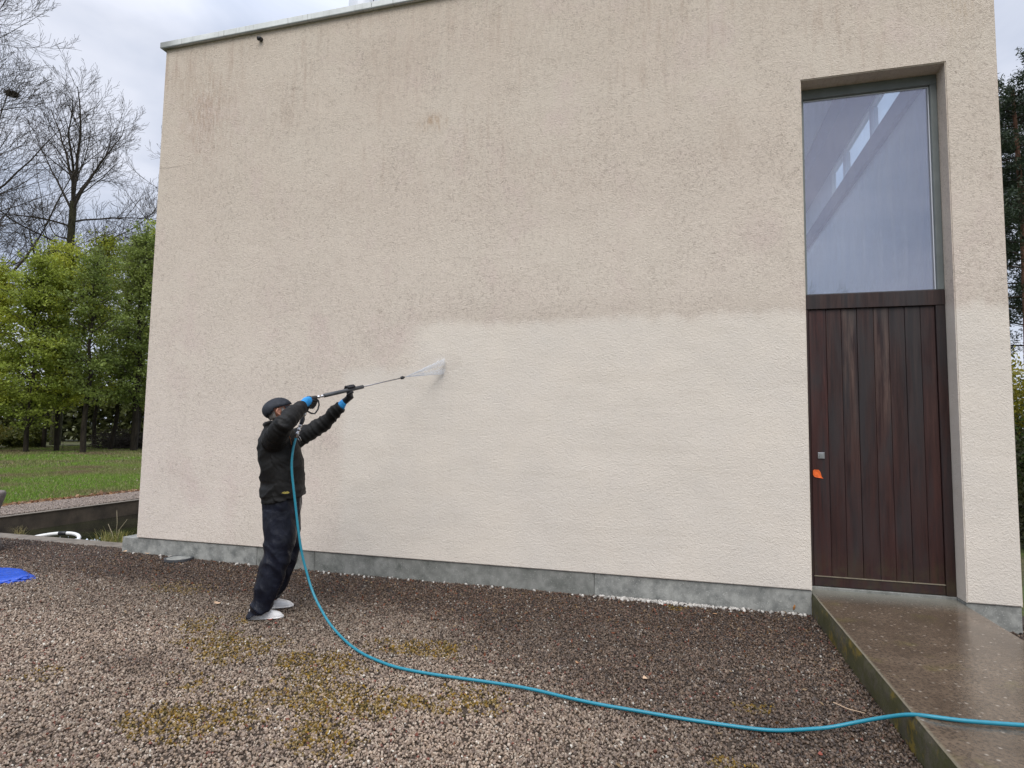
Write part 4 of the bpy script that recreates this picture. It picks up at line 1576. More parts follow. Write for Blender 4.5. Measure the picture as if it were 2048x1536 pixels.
# bounce-off drops at the wall
tag(jet, 'white fan of water jetting from the lance nozzle onto the wall', 'water spray', kind='stuff')
mm_ = bpy.data.materials.new('water_mist')
mm_.use_nodes = True
t_ = mm_.node_tree
t_.nodes.clear()
o_ = N(t_, 'ShaderNodeOutputMaterial')
pv = N(t_, 'ShaderNodeVolumePrincipled')
pv.inputs['Color'].default_value = (.96, .97, 1, 1)
pv.inputs['Density'].default_value = 0.25
t_.links.new(pv.outputs[0], o_.inputs['Volume'])
mb = MB()
rings = []
for k in range(7):
    tt = .02 + .98 * k / 6
    c_ = tipw + ax * tt * .985
    rings.append([c_ + side * (math.cos(a) * sz * tt * .95 + .001) + perp * (math.sin(a) * sz * .22 * tt + .0) for a in np.linspace(0, 2 * math.pi, 17)[:-1]])
mb.loft(rings)
mo = mb.obj('water_mist', mm_, None, True)
tag(mo, 'thin mist inside the water fan between nozzle and wall', 'water mist', kind='stuff')

M['barkd'] = mat_bark('dark_damp_bark', (0.014, 0.011, 0.008), (0.040, 0.032, 0.022))
# ------------------------------------------------------------------ vegetation
def leafquads(C, size, up=0.35, aspect=1.5, rg=RNG):
    """random rhombic leaves round centres C (n,3); returns verts, faces"""
    n = len(C)
    nrm = rg.normal(0, 1, (n, 3))
    nrm[:, 2] += up * 2
    nrm /= np.linalg.norm(nrm, axis=1)[:, None]
    a = rg.normal(0, 1, (n, 3))
    t = np.cross(nrm, a)
    t /= np.linalg.norm(t, axis=1)[:, None]
    b_ = np.cross(nrm, t)
    s = (size * rg.uniform(.6, 1.35, n))[:, None]
    V = np.stack([C - t * s * aspect * .5, C - b_ * s * .5, C + t * s * aspect * .5, C + b_ * s * .5], 1).reshape(-1, 3)
    Fc = np.arange(4 * n).reshape(n, 4)
    return V, Fc


class Tubes:
    def __init__(s):
        s.V, s.F, s.n = [], [], 0

    def add(s, pts, rads, k):
        pts = np.asarray(pts, float)
        t = np.gradient(pts, axis=0)
        t /= np.linalg.norm(t, axis=1)[:, None] + 1e-9
        a = np.array([.31, .22, .92]) if abs(t[0][2]) < .8 else np.array([.9, .3, .1])
        u = np.cross(t, a)
        u /= np.linalg.norm(u, axis=1)[:, None]
        w = np.cross(t, u)
        an = np.linspace(0, 2 * math.pi, k, endpoint=False)
        r = np.asarray(rads)[:, None, None]
        ring = pts[:, None, :] + r * (np.cos(an)[None, :, None] * u[:, None, :] + np.sin(an)[None, :, None] * w[:, None, :])
        m = len(pts)
        s.V.append(ring.reshape(-1, 3))
        i = np.arange((m - 1) * k)
        row, c = i // k, i % k
        a0 = s.n + row * k + c
        b0 = s.n + row * k + (c + 1) % k
        s.F.append(np.stack([a0, b0, b0 + k, a0 + k], 1))
        s.n += m * k

    def mesh(s, name):
        return npmesh(name, np.vstack(s.V), np.vstack(s.F))


def grow(rg, p, d, L, r, level, maxl, T_, nseg, kids, spread, upw, tips=None, rmin=.012, wob=.16):
    pts, rads = [np.array(p)], [r]
    d = np.array(d) / np.linalg.norm(d)
    dirs = [d.copy()]
    for i in range(nseg):
        d = d + rg.normal(0, wob, 3) + np.array([0, 0, upw])
        d /= np.linalg.norm(d)
        pts.append(pts[-1] + d * L / nseg)
        dirs.append(d.copy())
        rads.append(max(rmin, r * (1 - .80 * (i + 1) / nseg)))
    T_[min(level, 1)].add(pts, rads, (7, 5, 4, 3, 3)[min(level, 4)])
    if level >= maxl:
        if tips is not None:
            tips.append(pts[-1])
        return
    nk = kids[level]
    for j in range(nk):
        f = (.18 if level else .30) + (1 - (.18 if level else .30)) * (j + rg.random()) / nk
        q = f * nseg
        i = min(int(q), nseg - 1)
        pp = pts[i] + (pts[i + 1] - pts[i]) * (q - i)
        dd = dirs[i + 1]
        a = rg.normal(0, 1, 3)
        pe = a - dd * a.dot(dd)
        pe /= np.linalg.norm(pe)
        an = RAD(rg.uniform(*spread[level]))
        nd = dd * math.cos(an) + pe * math.sin(an)
        rr = max(rmin, rads[i] * (rg.uniform(.26, .38) if level == 0 else rg.uniform(.38, .55)))
        grow(rg, pp, nd, L * rg.uniform(*((.34, .58), (.38, .62), (.35, .6), (.4, .6))[min(level, 3)]) * (1.15 - .55 * f), rr, level + 1, maxl, T_, max(3, nseg - 2), kids, spread, upw * (1.1 if level else 1.6), tips, rmin, wob)


def bare_tree(x, y, H, r, seed, label, group='bare deciduous trees against the sky', kids=(22, 8, 6, 3), spread=((35, 68), (25, 55), (22, 50), (20, 45)), rmin=.008, maxl=4):
    rg = np.random.default_rng(seed)
    T_ = [Tubes(), Tubes()]
    root = empty('bare_tree', (x, y, 0))
    grow(rg, (x, y, -.1), (rg.normal(0, .03), rg.normal(0, .03), 1), H, r, 0, maxl, T_, 12, kids, spread, .030, None, rmin, .075)
    link('trunk', T_[0].mesh('trunk'), M['barkg'], root, True)
    link('crown', T_[1].mesh('crown'), M['bark'], root, True)
    tag(root, label, 'tree', group)
    return root


def forked_tree(x, y, H, hf, r, seed, label, group='bare deciduous trees against the sky'):
    """straight bole to hf, then several rising leaders"""
    rg = np.random.default_rng(seed)
    T_ = [Tubes(), Tubes()]
    root = empty('bare_tree', (x, y, 0))
    P0 = [(x, y, -.1), (x + .1, y, hf * .35), (x - .05, y + .1, hf * .7), (x + .1, y, hf)]
    T_[0].add(P0, [r, r * .9, r * .75, r * .62], 8)
    for j in range(6):
        az = j * 2.4 + rg.uniform(-.4, .4)
        inc = (.08, .24, .30, .42, .52, .36)[j]
        grow(rg, (x + .1, y, hf - .3 - .5 * (j > 3)), (math.cos(az) * inc, math.sin(az) * inc, 1), (H - hf) * (1.02, .95, .9, .85, .8, .9)[j], r * (.42, .36, .34, .3, .28, .3)[j], 1, 4, T_, 9,
             (0, 11, 7, 4), ((0, 0), (22, 50), (22, 48), (20, 45)), .035, None, .008, .09)
    for j in range(9):      # low spreading limbs
        az = j * 2.39 + .6
        z = hf * (.55 + .4 * rg.random())
        grow(rg, (x, y, z), (math.cos(az), math.sin(az), .35), H * rg.uniform(.22, .34), r * .22, 1, 4, T_, 8, (0, 10, 6, 4), ((0, 0), (28, 55), (25, 50), (20, 45)), .03, None, .008, .12)
    link('trunk', T_[0].mesh('trunk'), M['barkg'], root, True)
    link('crown', T_[1].mesh('crown'), M['bark'], root, True)
    tag(root, label, 'tree', group)
    return root


forked_tree(-35.1, 25.73, 25.4, 17.2, .34, 5, 'bare forked tree standing tallest in the middle above the green trees')
bare_tree(-33.6, 17.6, 24.5, .44, 22, 'large bare tree at the left frame edge with a bird nest in its crown', kids=(30, 10, 7, 4))
bare_tree(-32.4, 34.0, 22.0, .36, 9, 'bare tree whose twigs reach out from behind the left wall corner')
bare_tree(-46.5, 33.6, 18.0, .26, 31, 'thinner bare tree filling the gap behind the forked one', kids=(18, 7, 5, 3))

# nests of twigs
for i, (x, y, z, s, lb) in enumerate(((-34.9, 21.2, 22.6, .34, 'dark twig nest high in the leftmost bare tree'),)):
    T_ = Tubes()
    rg = np.random.default_rng(3 + i)
    for k in range(420):
        a = rg.normal(0, 1, 3)
        a[2] *= .45
        a /= np.linalg.norm(a)
        c = np.array([x, y, z]) + a * s * rg.uniform(.3, 1) * np.array([1, 1, .6])
        d = rg.normal(0, 1, 3) * np.array([1, 1, .4])
        d = d / np.linalg.norm(d) * s * .55
        T_.add([c - d, c, c + d], [.012, .016, .010], 3)
    no_ = link('nest', T_.mesh('nest'), M['bark'])
    tag(no_, lb, 'nest')


def leafy_tree(x, y, H, zb, rx, seed, colr, label, r=.13, lean=(0, 0), nb=26, per=230, size=.088, lowdir=None, group='young leafy trees along the lawn', fork=.9):
    rg = np.random.default_rng(seed)
    T_ = [Tubes(), Tubes()]
    root = empty('leafy_tree', (x, y, 0))
    top = np.array([x + lean[0], y + lean[1], H * .93])
    pts = [np.array([x, y, -.1]) + (top - np.array([x, y, -.1])) * f + np.array([rg.normal(0, .10), rg.normal(0, .10), 0]) * (f > 0) for f in np.linspace(0, 1, 8)]
    T_[0].add(pts, [r * (1 - .85 * f) for f in np.linspace(0, 1, 8)], 7)
    cs = []
    for j in range(nb):
        f = (j + rg.random()) / nb
        z = zb + (H - zb) * f
        prof = (math.sin(math.pi * min(1, .16 + f * .84)) ** .6) * (1.0 - .25 * f)
        az = j * 2.4 + rg.uniform(-.5, .5)
        rad = rx * prof * rg.uniform(.45, 1.25)
        i0 = max(0.08, (z - .7 - .25 * rad) / H)
        b0 = np.array([x, y, 0]) + (top - np.array([x, y, 0])) * min(i0, .9)
        b0[2] = max(fork, z - .35 * rad - .4)
        e = np.array([x + lean[0] * f + math.cos(az) * rad, y + lean[1] * f + math.sin(az) * rad, z])
        mid = (b0 + e) / 2 + np.array([0, 0, .12 * rad]) + rg.normal(0, .10, 3)
        T_[1].add([b0, mid, e], [.035, .022, .010], 4)
        for q in range(7):
            tt = rg.uniform(.30, 1.08)
            c = b0 + (e - b0) * tt + rg.normal(0, .30, 3) * np.array([1, 1, .7])
            T_[1].add([b0 + (e - b0) * tt * .8, c], [.012, .006], 3)
            m = int(per * 1.35 / 7 * rg.uniform(.2, 1.55))
            cs.append(c + rg.normal(0, 1, (m, 3)) * np.array([.26, .26, .13]) * rg.uniform(.6, 1.25))
        if f > .62:                              # rising tip sprays give a feathery top
            for q in range(3):
                tip = e * .5 + b0 * .5 + np.array([rg.normal(0, .5), rg.normal(0, .5), rg.uniform(.4, 1.3)])
                T_[1].add([b0, tip], [.018, .006], 3)
                m = int(per * .10)
                ft = rg.random((m, 1)) ** .6
                cs.append(b0 + (tip - b0) * ft + rg.normal(0, .09, (m, 3)))
        if f < .30 and rg.random() < .45:         # skirt of drooping sprays
            m = int(per * .35)
            cs.append(e + rg.normal(0, 1, (m, 3)) * np.array([.40, .40, .13]) - np.array([0, 0, .25]))
    Cc = np.vstack(cs)
    Vv, Ff = leafquads(Cc, size, rg=rg)
    n = len(Cc)
    # some sprays are fresher yellow-green than others
    k = np.clip(fbm(Cc[:, :2] * 1.0 + Cc[:, 2:3] * .7, .9, seed, 3) * 1.6 - .3, 0, 1)[:, None]
    c0, c1 = np.array(colr[0]), np.array(colr[1])
    colv = (c0 * (1 - k) + c1 * k) * rg.uniform(.65, 1.35, (n, 1))
    link('trunk', T_[0].mesh('trunk'), M['barkd'], root, True)
    link('branches', T_[1].mesh('branches'), M['bark'], root, True)
    link('crown', npmesh('crown', Vv, Ff, np.repeat(colv, 4, axis=0)), M['leaf'], root)
    tag(root, label, 'tree', group)
    return root


YG = ((.27, .31, .035), (.50, .52, .075))
MG = ((.20, .255, .040), (.37, .42, .070))
DG = ((.135, .18, .040), (.25, .30, .065))
GG = ((.19, .235, .060), (.33, .37, .10))
leafy_tree(-27.6, 16.4, 9.6, 2.6, 2.3, 101, YG, 'bushy yellow-green tree cut off by the left frame edge', nb=34, per=300)
leafy_tree(-25.45, 16.92, 10.0, 1.9, 2.3, 102, MG, 'low-forked leafy tree nearest the left frame edge, its crown almost down to the lawn', r=.12, nb=38, per=330, fork=.7)
leafy_tree(-25.6, 18.6, 11.2, 3.0, 2.1, 103, YG, 'leafy tree with straight thin dark trunk, second from the left edge', nb=34, per=270)
leafy_tree(-23.3, 18.2, 10.4, 3.1, 1.8, 104, DG, 'twin-stemmed leafy tree in the centre of the row', r=.15, nb=30, per=250)
leafy_tree(-25.5, 21.6, 12.6, 3.2, 2.2, 105, GG, 'leafy tree leaning right beside the dark brush pile', lean=(.6, .5), nb=34, per=260)
leafy_tree(-23.2, 21.1, 12.4, 3.0, 1.9, 106, DG, 'dark leafy tree touching the building corner', r=.20, nb=36, per=280)
leafy_tree(-24.2, 23.2, 13.6, 3.0, 2.2, 107, MG, 'leafy tree half hidden behind the building corner', r=.18, nb=34, per=270)
leafy_tree(-30.6, 21.6, 12.4, 3.4, 2.5, 108, YG, 'bright bushy tree in the back row behind the straight dark trunk', nb=34, per=260, size=.105)
leafy_tree(-30.0, 24.4, 13.6, 3.4, 2.5, 109, YG, 'tall yellow-green tree in the back row below the forked bare tree', nb=36, per=270, size=.105)
leafy_tree(-29.0, 26.6, 14.4, 3.4, 2.5, 110, MG, 'tall mid-green tree in the back row near the building', nb=36, per=270, size=.105)
leafy_tree(-32.9, 19.6, 10.4, 2.4, 2.4, 111, MG, 'mid-green tree in the back row at the left frame edge', nb=30, per=240, size=.105)
leafy_tree(-28.1, 29.0, 15.0, 3.4, 2.6, 112, DG, 'dark tree in the back row just left of the wall corner', nb=32, per=250, size=.105)

# stem twin of the centre tree
# far hedge, one soft mass behind everything
rg = np.random.default_rng(77)
n = 52000
tx = rg.random(n)
ax_, ay_ = np.array([-62., 8.]), np.array([-22., 62.])
C2 = ax_[None] + (ay_ - ax_)[None] * tx[:, None] + rg.normal(0, 1.3, (n, 2))
hz = 3.6 + 2.2 * fbm(np.column_stack([tx * 50, tx * 0]), .35, 5, 4)
zz = hz * rg.random(n) ** .7
Vv, Ff = leafquads(np.column_stack([C2, zz]), .30, rg=rg)
kk = fbm(np.column_stack([tx * 60, zz]), .5, 6, 3)[:, None]
cv = (np.array([.075, .085, .030]) * (1 - kk) + np.array([.20, .21, .065]) * kk) * rg.uniform(.6, 1.4, (n, 1))
hg = link('far_hedge', npmesh('far_hedge', Vv, Ff, np.repeat(cv, 4, axis=0)), M['leaf'])
tag(hg, 'dense mass of shrubs at the far end of the park', 'shrubs', kind='stuff')

# brush pile and low shrubs between the trunks
rg = np.random.default_rng(78)
T_ = Tubes()
for k in range(800):
    c = np.array([-26.6, 23.9, .0]) + np.array([rg.normal(0, .85), rg.normal(0, .8), abs(rg.normal(0, .42))])
    d = rg.normal(0, 1, 3) * np.array([1, 1, .35])
    d = d / np.linalg.norm(d) * rg.uniform(.3, .9)
    T_.add([c - d, c + rg.normal(0, .08, 3), c + d], [.02, .02, .008], 3)
bp = link('brush_pile', T_.mesh('brush_pile'), M['bark'])
tag(bp, 'dark heap of cut brushwood on the lawn behind the leaning tree', 'brush pile')


def shrub(name, x, y, h, rx, colr, n, seed, label, size=.05, group=None, ry=None, z0=0.0, cat='shrub', mat='leaf'):
    rg = np.random.default_rng(seed)
    ry = ry or rx
    root = empty(name, (x, y, 0))
    nc = max(12, n // 160)
    cc = rg.normal(0, 1, (nc, 3))
    cc /= np.linalg.norm(cc, axis=1)[:, None]
    cc[:, 2] = cc[:, 2] * .5 + .5
    cc *= rg.uniform(.55, 1.0, (nc, 1))
    cc = np.array([x, y, z0]) + cc * np.array([rx, ry, h])
    T_ = Tubes()
    for q in cc:
        T_.add([(x, y, 0), (np.array([x, y, 0]) + q) / 2 + rg.normal(0, .03, 3), q], [.012, .008, .004], 4)
    i = rg.integers(0, nc, n)
    Cc = cc[i] + rg.normal(0, 1, (n, 3)) * np.array([rx, ry, h * .6]) * .16
    Vv, Ff = leafquads(Cc, size, rg=rg)
    tone = rg.uniform(.75, 1.25, nc)[i][:, None]
    k = rg.random((n, 1))
    cv = (np.array(colr[0]) * (1 - k) + np.array(colr[1]) * k) * tone
    link('stems', T_.mesh('stems'), M['bark'], root, True)
    link('foliage', npmesh('foliage', Vv, Ff, np.repeat(cv, 4, axis=0)), M[mat], root)
    tag(root, label, cat, group)
    return root


shrub('shrub', -30.8, 17.2, 2.2, 1.6, ((.20, .19, .035), (.36, .30, .07)), 7000, 201, 'yellowish low shrub between the leftmost tree trunks', .13)
shrub('shrub', -31.6, 21.0, 1.2, 1.1, ((.10, .12, .03), (.20, .21, .05)), 5000, 202, 'low green shrub behind the second tree trunk', .12)
shrub('shrub', -29.0, 29.5, 1.7, 1.3, ((.05, .08, .03), (.11, .14, .04)), 6000, 203, 'dark shrub growing behind the brush pile', .12)

# tree line behind the photographer: only its reflection shows in the tall window
for k in range(12):
    src = bpy.data.objects['bare_tree.002'] if k % 2 else bpy.data.objects['bare_tree.003']
    c_ = src.copy()
    COL.objects.link(c_)
    c_.location = (0 + k * 3.6 + 1.3 * math.sin(k * 5), -52 - 3 * math.cos(k * 3), 0)
    c_.rotation_euler = (0, 0, k * 1.7)
    top_z = max(v.co.z for v in src.children[1].data.vertices)
    sc_ = (11.2 + .35 * math.sin(k * 2.3)) / top_z
    c_.scale = (sc_ * 1.5, sc_ * 1.5, sc_)
    for ch_ in list(src.children):
        d2 = ch_.copy()
        COL.objects.link(d2)
        d2.parent = c_
    c_['label'] = 'bare tree behind the photographer, faintly mirrored in the tall window'
    c_['group'] = 'trees reflected in the tall window'

# ------------------------------------------------------------------ right side: pine, golden shrub, dark hedge
def pine(x, y, H, zb, r, seed, label, bend=(0, 0)):
    rg = np.random.default_rng(seed)
    root = empty('pine_tree', (x, y, 0))
    T_ = Tubes()
    pts = [np.array([x + bend[0] * math.sin(f * 3.0) , y + bend[1] * math.sin(f * 2.6), H * f - .1]) for f in np.linspace(0, 1, 12)]
    T_.add(pts, [r * (1 - .75 * f) for f in np.linspace(0, 1, 12)], 9)
    B = Tubes()
    cs = []
    for j in range(46):
        f = (j + rg.random()) / 46
        z = zb + (H - zb) * f
        i = z / H * 11
        k = min(int(i), 10)
        b0 = pts[k] + (pts[k + 1] - pts[k]) * (i - k)
        az = j * 2.4 + rg.uniform(-.4, .4)
        L_ = (2.9 - 1.5 * f) * rg.uniform(.6, 1.15)
        e = b0 + np.array([math.cos(az) * L_, math.sin(az) * L_, rg.uniform(.1, .9)])
        mid = (b0 + e) / 2 + rg.normal(0, .18, 3)
        B.add([b0, mid, e], [.035, .022, .008], 5)
        for q in range(8):
            tt = rg.uniform(.35, 1.05)
            c = b0 + (e - b0) * tt + rg.normal(0, .28, 3)
            B.add([b0 + (e - b0) * tt * .9, c], [.014, .008], 3)
            for s_ in range(12):
                cc = c + rg.normal(0, .16, 3) * np.array([1, 1, .6])
                cs.append(cc + rg.normal(0, .065, (13, 3)))
    Cc = np.vstack(cs)
    n = len(Cc)
    Vv, Ff = leafquads(Cc, .032, up=.6, aspect=4.0, rg=rg)
    k = rg.random((n, 1))
    cv = np.array([.022, .036, .020]) * (1 - k) + np.array([.055, .075, .036]) * k
    link('trunk', T_.mesh('trunk'), M['barkp'], root, True)
    link('branches', B.mesh('branches'), M['bark'], root, True)
    link('crown', npmesh('crown', Vv, Ff, np.repeat(cv, 4, axis=0)), M['needle'], root)
    tag(root, label, 'tree')


pine(17.25, 17.4, 13.4, 5.6, .19, 301, 'tall pine with reddish trunk right of the building', (.16, .1))
pine(18.9, 20.0, 13.9, 4.6, .17, 302, 'second pine with thin dark trunk behind the tall one', (.2, .1))
bare_tree(17.0, 27.0, 9.0, .12, 303, 'small bare tree seen between the pine trunks and the wall', None, (16, 8, 5, 3), maxl=3)
shrub('golden_conifer', 12.05, 6.1, 1.45, .95, ((.16, .15, .015), (.34, .29, .03)), 9000, 401, 'golden yellow-green conifer bush right of the building', .035, z0=1.75)
shrub('shrub', 12.4, 6.4, 1.9, 1.1, ((.05, .09, .02), (.11, .17, .04)), 9000, 402, 'glossy green shrub under the golden conifer bush', .05, z0=.35)
shrub('hedge', 11.75, 4.7, 1.75, 1.1, ((.022, .026, .010), (.060, .060, .022)), 14000, 403, 'dark clipped hedge close to the right edge of the building', .04, z0=.0, cat='hedge')
shrub('hedge', 14.5, 9.5, 3.0, 2.4, ((.02, .03, .012), (.05, .065, .022)), 12000, 404, 'tall dark hedge farther back on the right side', .08, z0=.0, cat='hedge')

# ------------------------------------------------------------------ lawn grass
rg = np.random.default_rng(55)


def grassfield(n, x0, x1, y0, y1, hgt, wid, dens):
    P = np.column_stack([rg.uniform(x0, x1, n), rg.uniform(y0, y1, n)])
    P = P[rg.random(len(P)) < dens(P)]
    n = len(P)
    z = lawnz(P)
    az = rg.uniform(0, 2 * math.pi, n)
    h = hgt * rg.uniform(.5, 1.4, n)
    w = wid * rg.uniform(.7, 1.3, n)
    base = np.column_stack([P, z])
    dx = np.column_stack([np.cos(az), np.sin(az), np.zeros(n)]) * w[:, None]
    lean_ = np.column_stack([rg.normal(0, .4, n), rg.normal(0, .4, n), np.ones(n)]) * h[:, None]
    V = np.stack([base - dx, base + dx, base + lean_], 1).reshape(-1, 3)
    k = np.clip((fbm(P, .55, 91, 4)[:, None] - .5) * 2.6 + .55, 0, 1)
    k2 = rg.random((n, 1))
    c = (np.array([.150, .245, .030]) * k + np.array([.19, .150, .075]) * (1 - k)) * (.6 + .9 * k2)
    dead = rg.random(n) < .12
    c[dead] = np.array([.34, .27, .15])
    return V, np.arange(3 * n).reshape(n, 3), np.repeat(c, 3, axis=0)


def gd(P):
    return np.where(P[:, 1] < 6 + (-P[:, 0] - 5) * 1.15, 1, 0) * np.where(P[:, 1] > (-P[:, 0] - 5.5) * .42 - .5, 1, 0.12)


V1, F1, C1_ = grassfield(150000, -15, -5.75, 0, 17, .050, .007, gd)
V2, F2, C2_ = grassfield(90000, -32, -15, 3, 30, .075, .014, gd)
gr_ = link('grass', npmesh('grass', np.vstack([V1, V2]), np.vstack([F1, F2 + len(V1)]), np.vstack([C1_, C2_])), M['grass'])
tag(gr_, 'short patchy green grass of the lawn beyond the pond', 'grass', kind='stuff')

# leaf litter along the lawn edge
n = 5200
P = np.column_stack([-5.72 + rg.normal(0, .14, n), rg.uniform(-1, 15, n)])
Vv, Ff = leafquads(np.column_stack([P, .02 + np.abs(rg.normal(0, .012, n))]), .055, up=1.2, rg=rg)
lc = np.array([[.30, .15, .065], [.20, .095, .045], [.42, .26, .15], [.13, .07, .04]])[rg.integers(0, 4, n)] * rg.uniform(.7, 1.3, (n, 1))
ll = link('leaf_litter', npmesh('leaf_litter', Vv, Ff, np.repeat(lc, 4, axis=0)), M['leaf'])
tag(ll, 'strip of fallen brown leaves between path and lawn', 'leaves', kind='stuff')
n = 380
P = np.column_stack([rg.uniform(-22, -6, n), rg.uniform(1, 22, n)])
Vv, Ff = leafquads(np.column_stack([P, lawnz(P) + .035]), .05, up=1.2, rg=rg)
ll = link('scattered_leaves', npmesh('scattered_leaves', Vv, Ff, np.repeat(np.array([[.30, .26, .17]]) * rg.uniform(.6, 1.3, (n, 1)), 4, axis=0)), M['leaf'])
tag(ll, 'dry leaves scattered over the lawn', 'leaves', kind='stuff')
# twig and leaf crumbs in the wet gravel by the wall
n = 1500
P = np.column_stack([rg.uniform(-.2, 7.3, n), -rg.gamma(2.0, .40, n)])
P = P[P[:, 1] > -4]
n = len(P)
Vv, Ff = leafquads(np.column_stack([P, gh(P) + .014]), .014, up=1.0, aspect=2.2, rg=rg)
lc = np.array([[.22, .075, .035], [.16, .09, .04], [.32, .22, .12], [.10, .055, .03]])[rg.integers(0, 4, n)]
ll = link('leaf_crumbs', npmesh('leaf_crumbs', Vv, Ff, np.repeat(lc, 4, axis=0)), M['leaf'])
tag(ll, 'tiny brown leaf crumbs lying on the damp gravel', 'leaf crumbs', kind='stuff')

# ------------------------------------------------------------------ sedge clump at the pond
def blades(name, x, y, z, n, h, spread, cols, label, seed, tall=3):
    rg = np.random.default_rng(seed)
    root = empty(name, (x, y, z))
    Vs, Fs, Cs, k = [], [], [], 0
    for i in range(n):
        bx, by = x + rg.normal(0, spread), y + rg.normal(0, spread * .45)
        az = rg.uniform(0, 6.28)
        hh = h * rg.uniform(.45, 1.2)
        ln = hh * rg.uniform(.15, .75)
        w = rg.uniform(.0022, .0045)
        sx, sy = -math.sin(az) * w, math.cos(az) * w
        for q in range(4):
            t_ = q / 3
            cx_, cy_, cz_ = bx + math.cos(az) * ln * t_ ** 2, by + math.sin(az) * ln * t_ ** 2, z + hh * (t_ - .28 * t_ ** 3)
            f_ = 1 - t_ * .85
            Vs += [(cx_ - sx * f_, cy_ - sy * f_, cz_), (cx_ + sx * f_, cy_ + sy * f_, cz_)]
        c = np.array(cols[rg.integers(0, len(cols))]) * rg.uniform(.7, 1.3)
        Cs += [c] * 8
        for q in range(3):
            Fs.append((k + 2 * q, k + 2 * q + 1, k + 2 * q + 3, k + 2 * q + 2))
        k += 8
    link('blades', npmesh('blades', np.array(Vs), np.array(Fs), np.array(Cs)), M['grass'], root)
    tag(root, label, 'plant')
    return root


sg = blades('sedge_clump', -1.02, .62, -.12, 420, .30, .15, ((.34, .28, .07), (.22, .22, .05), (.13, .16, .035), (.42, .36, .16)), 'yellow-green sedge clump growing in the pond against the left plinth', 501)
for pts_ in ([(-.97, .60, -.1), (-.93, .60, .16), (-.80, .59, .30)], [(-1.0, .62, -.1), (-1.00, .62, .25), (-1.02, .62, .40)], [(-.98, .60, -.1), (-1.05, .60, .10), (-1.13, .6, .22)]):
    MB().tube(pts_, [.004, .0035, .002], 5).obj('dead_stalk', simple('dead_stalk', (.34, .29, .19), .8), sg, True)
blades('grass_tuft', -2.70, .60, -.10, 60, .26, .05, ((.34, .29, .12), (.25, .20, .08)), 'small dry grass tuft at the pond kerb by the stone urn', 502)
# tuft that leans in from the left frame edge, on the lawn
blades('reed', -10.6, 4.9, .0, 90, 2.3, .22, ((.36, .30, .12), (.20, .20, .06)), 'pale tall reed grass leaning in at the left frame edge', 503)

# ------------------------------------------------------------------ floating white pipe ring and small white flecks
wr = empty('float_ring', (-2.9, 1.35, -.22))
tag(wr, 'white curved pipe float with a black band lying in the pond', 'float')
arc = [(-2.98 + .50 * math.cos(q), 1.10 + .46 * math.sin(q)) for q in np.linspace(3.0, .25, 22)]
pz = [-.27 + .10 * math.sin(q) for q in np.linspace(3.0, .25, 22)]
MB().tube([(a, b2, c) for (a, b2), c in zip(arc, pz)], .027, 14).obj('pipe', simple('white_pipe', (.72, .71, .68), .4, var=.08), wr, True)
MB().tube([(a, b2, c) for (a, b2), c in list(zip(arc, pz))[8:11]], .029, 14).obj('black_band', M['black'], wr, True)
rg = np.random.default_rng(600)
n = 800
Pf = np.column_stack([rg.normal(-2.30, .30, n), rg.normal(1.20, .16, n), -.247 + rg.random(n) * .016])
s = rg.uniform(.004, .018, n)
fo = ico_instancer('flecks', Pf, rg.uniform(0, 6.28, (n, 3)), np.column_stack([s * 1.6, s, s * .4]), np.tile([.62, .68, .74], (n, 1)), M['moss'], 1, .1)
tag(fo, 'white flecks floating on the dark pond water', 'flecks', kind='stuff')

# ------------------------------------------------------------------ stone urn at the left edge
ur = MB()
prof = [(0.0, .195), (.06, .205), (.12, .200), (.20, .172), (.30, .150), (.40, .148), (.50, .160), (.60, .186), (.67, .205), (.715, .208), (.735, .190)]
rings = []
ux, uy = -1.72, -.55
for z, r in prof:
    rings.append([(ux + (r + .010 * mn.noise(Vector((math.cos(a) * 2, math.sin(a) * 2, z * 6)))) * math.cos(a), uy + r * math.sin(a), z) for a in np.linspace(0, 2 * math.pi, 33)[:-1]])
for z, r in ((.735, .165), (.60, .150)):
    rings.append([(ux + r * math.cos(a), uy + r * math.sin(a), z) for a in np.linspace(0, 2 * math.pi, 33)[:-1]])
ur.loft(rings)
uo = ur.obj('stone_urn', mat_concrete('urn_stone', (.20, .165, .145), (.09, .075, .066), scale=9), None, True)
tag(uo, 'waisted rough stone urn at the left frame edge on the gravel', 'urn')

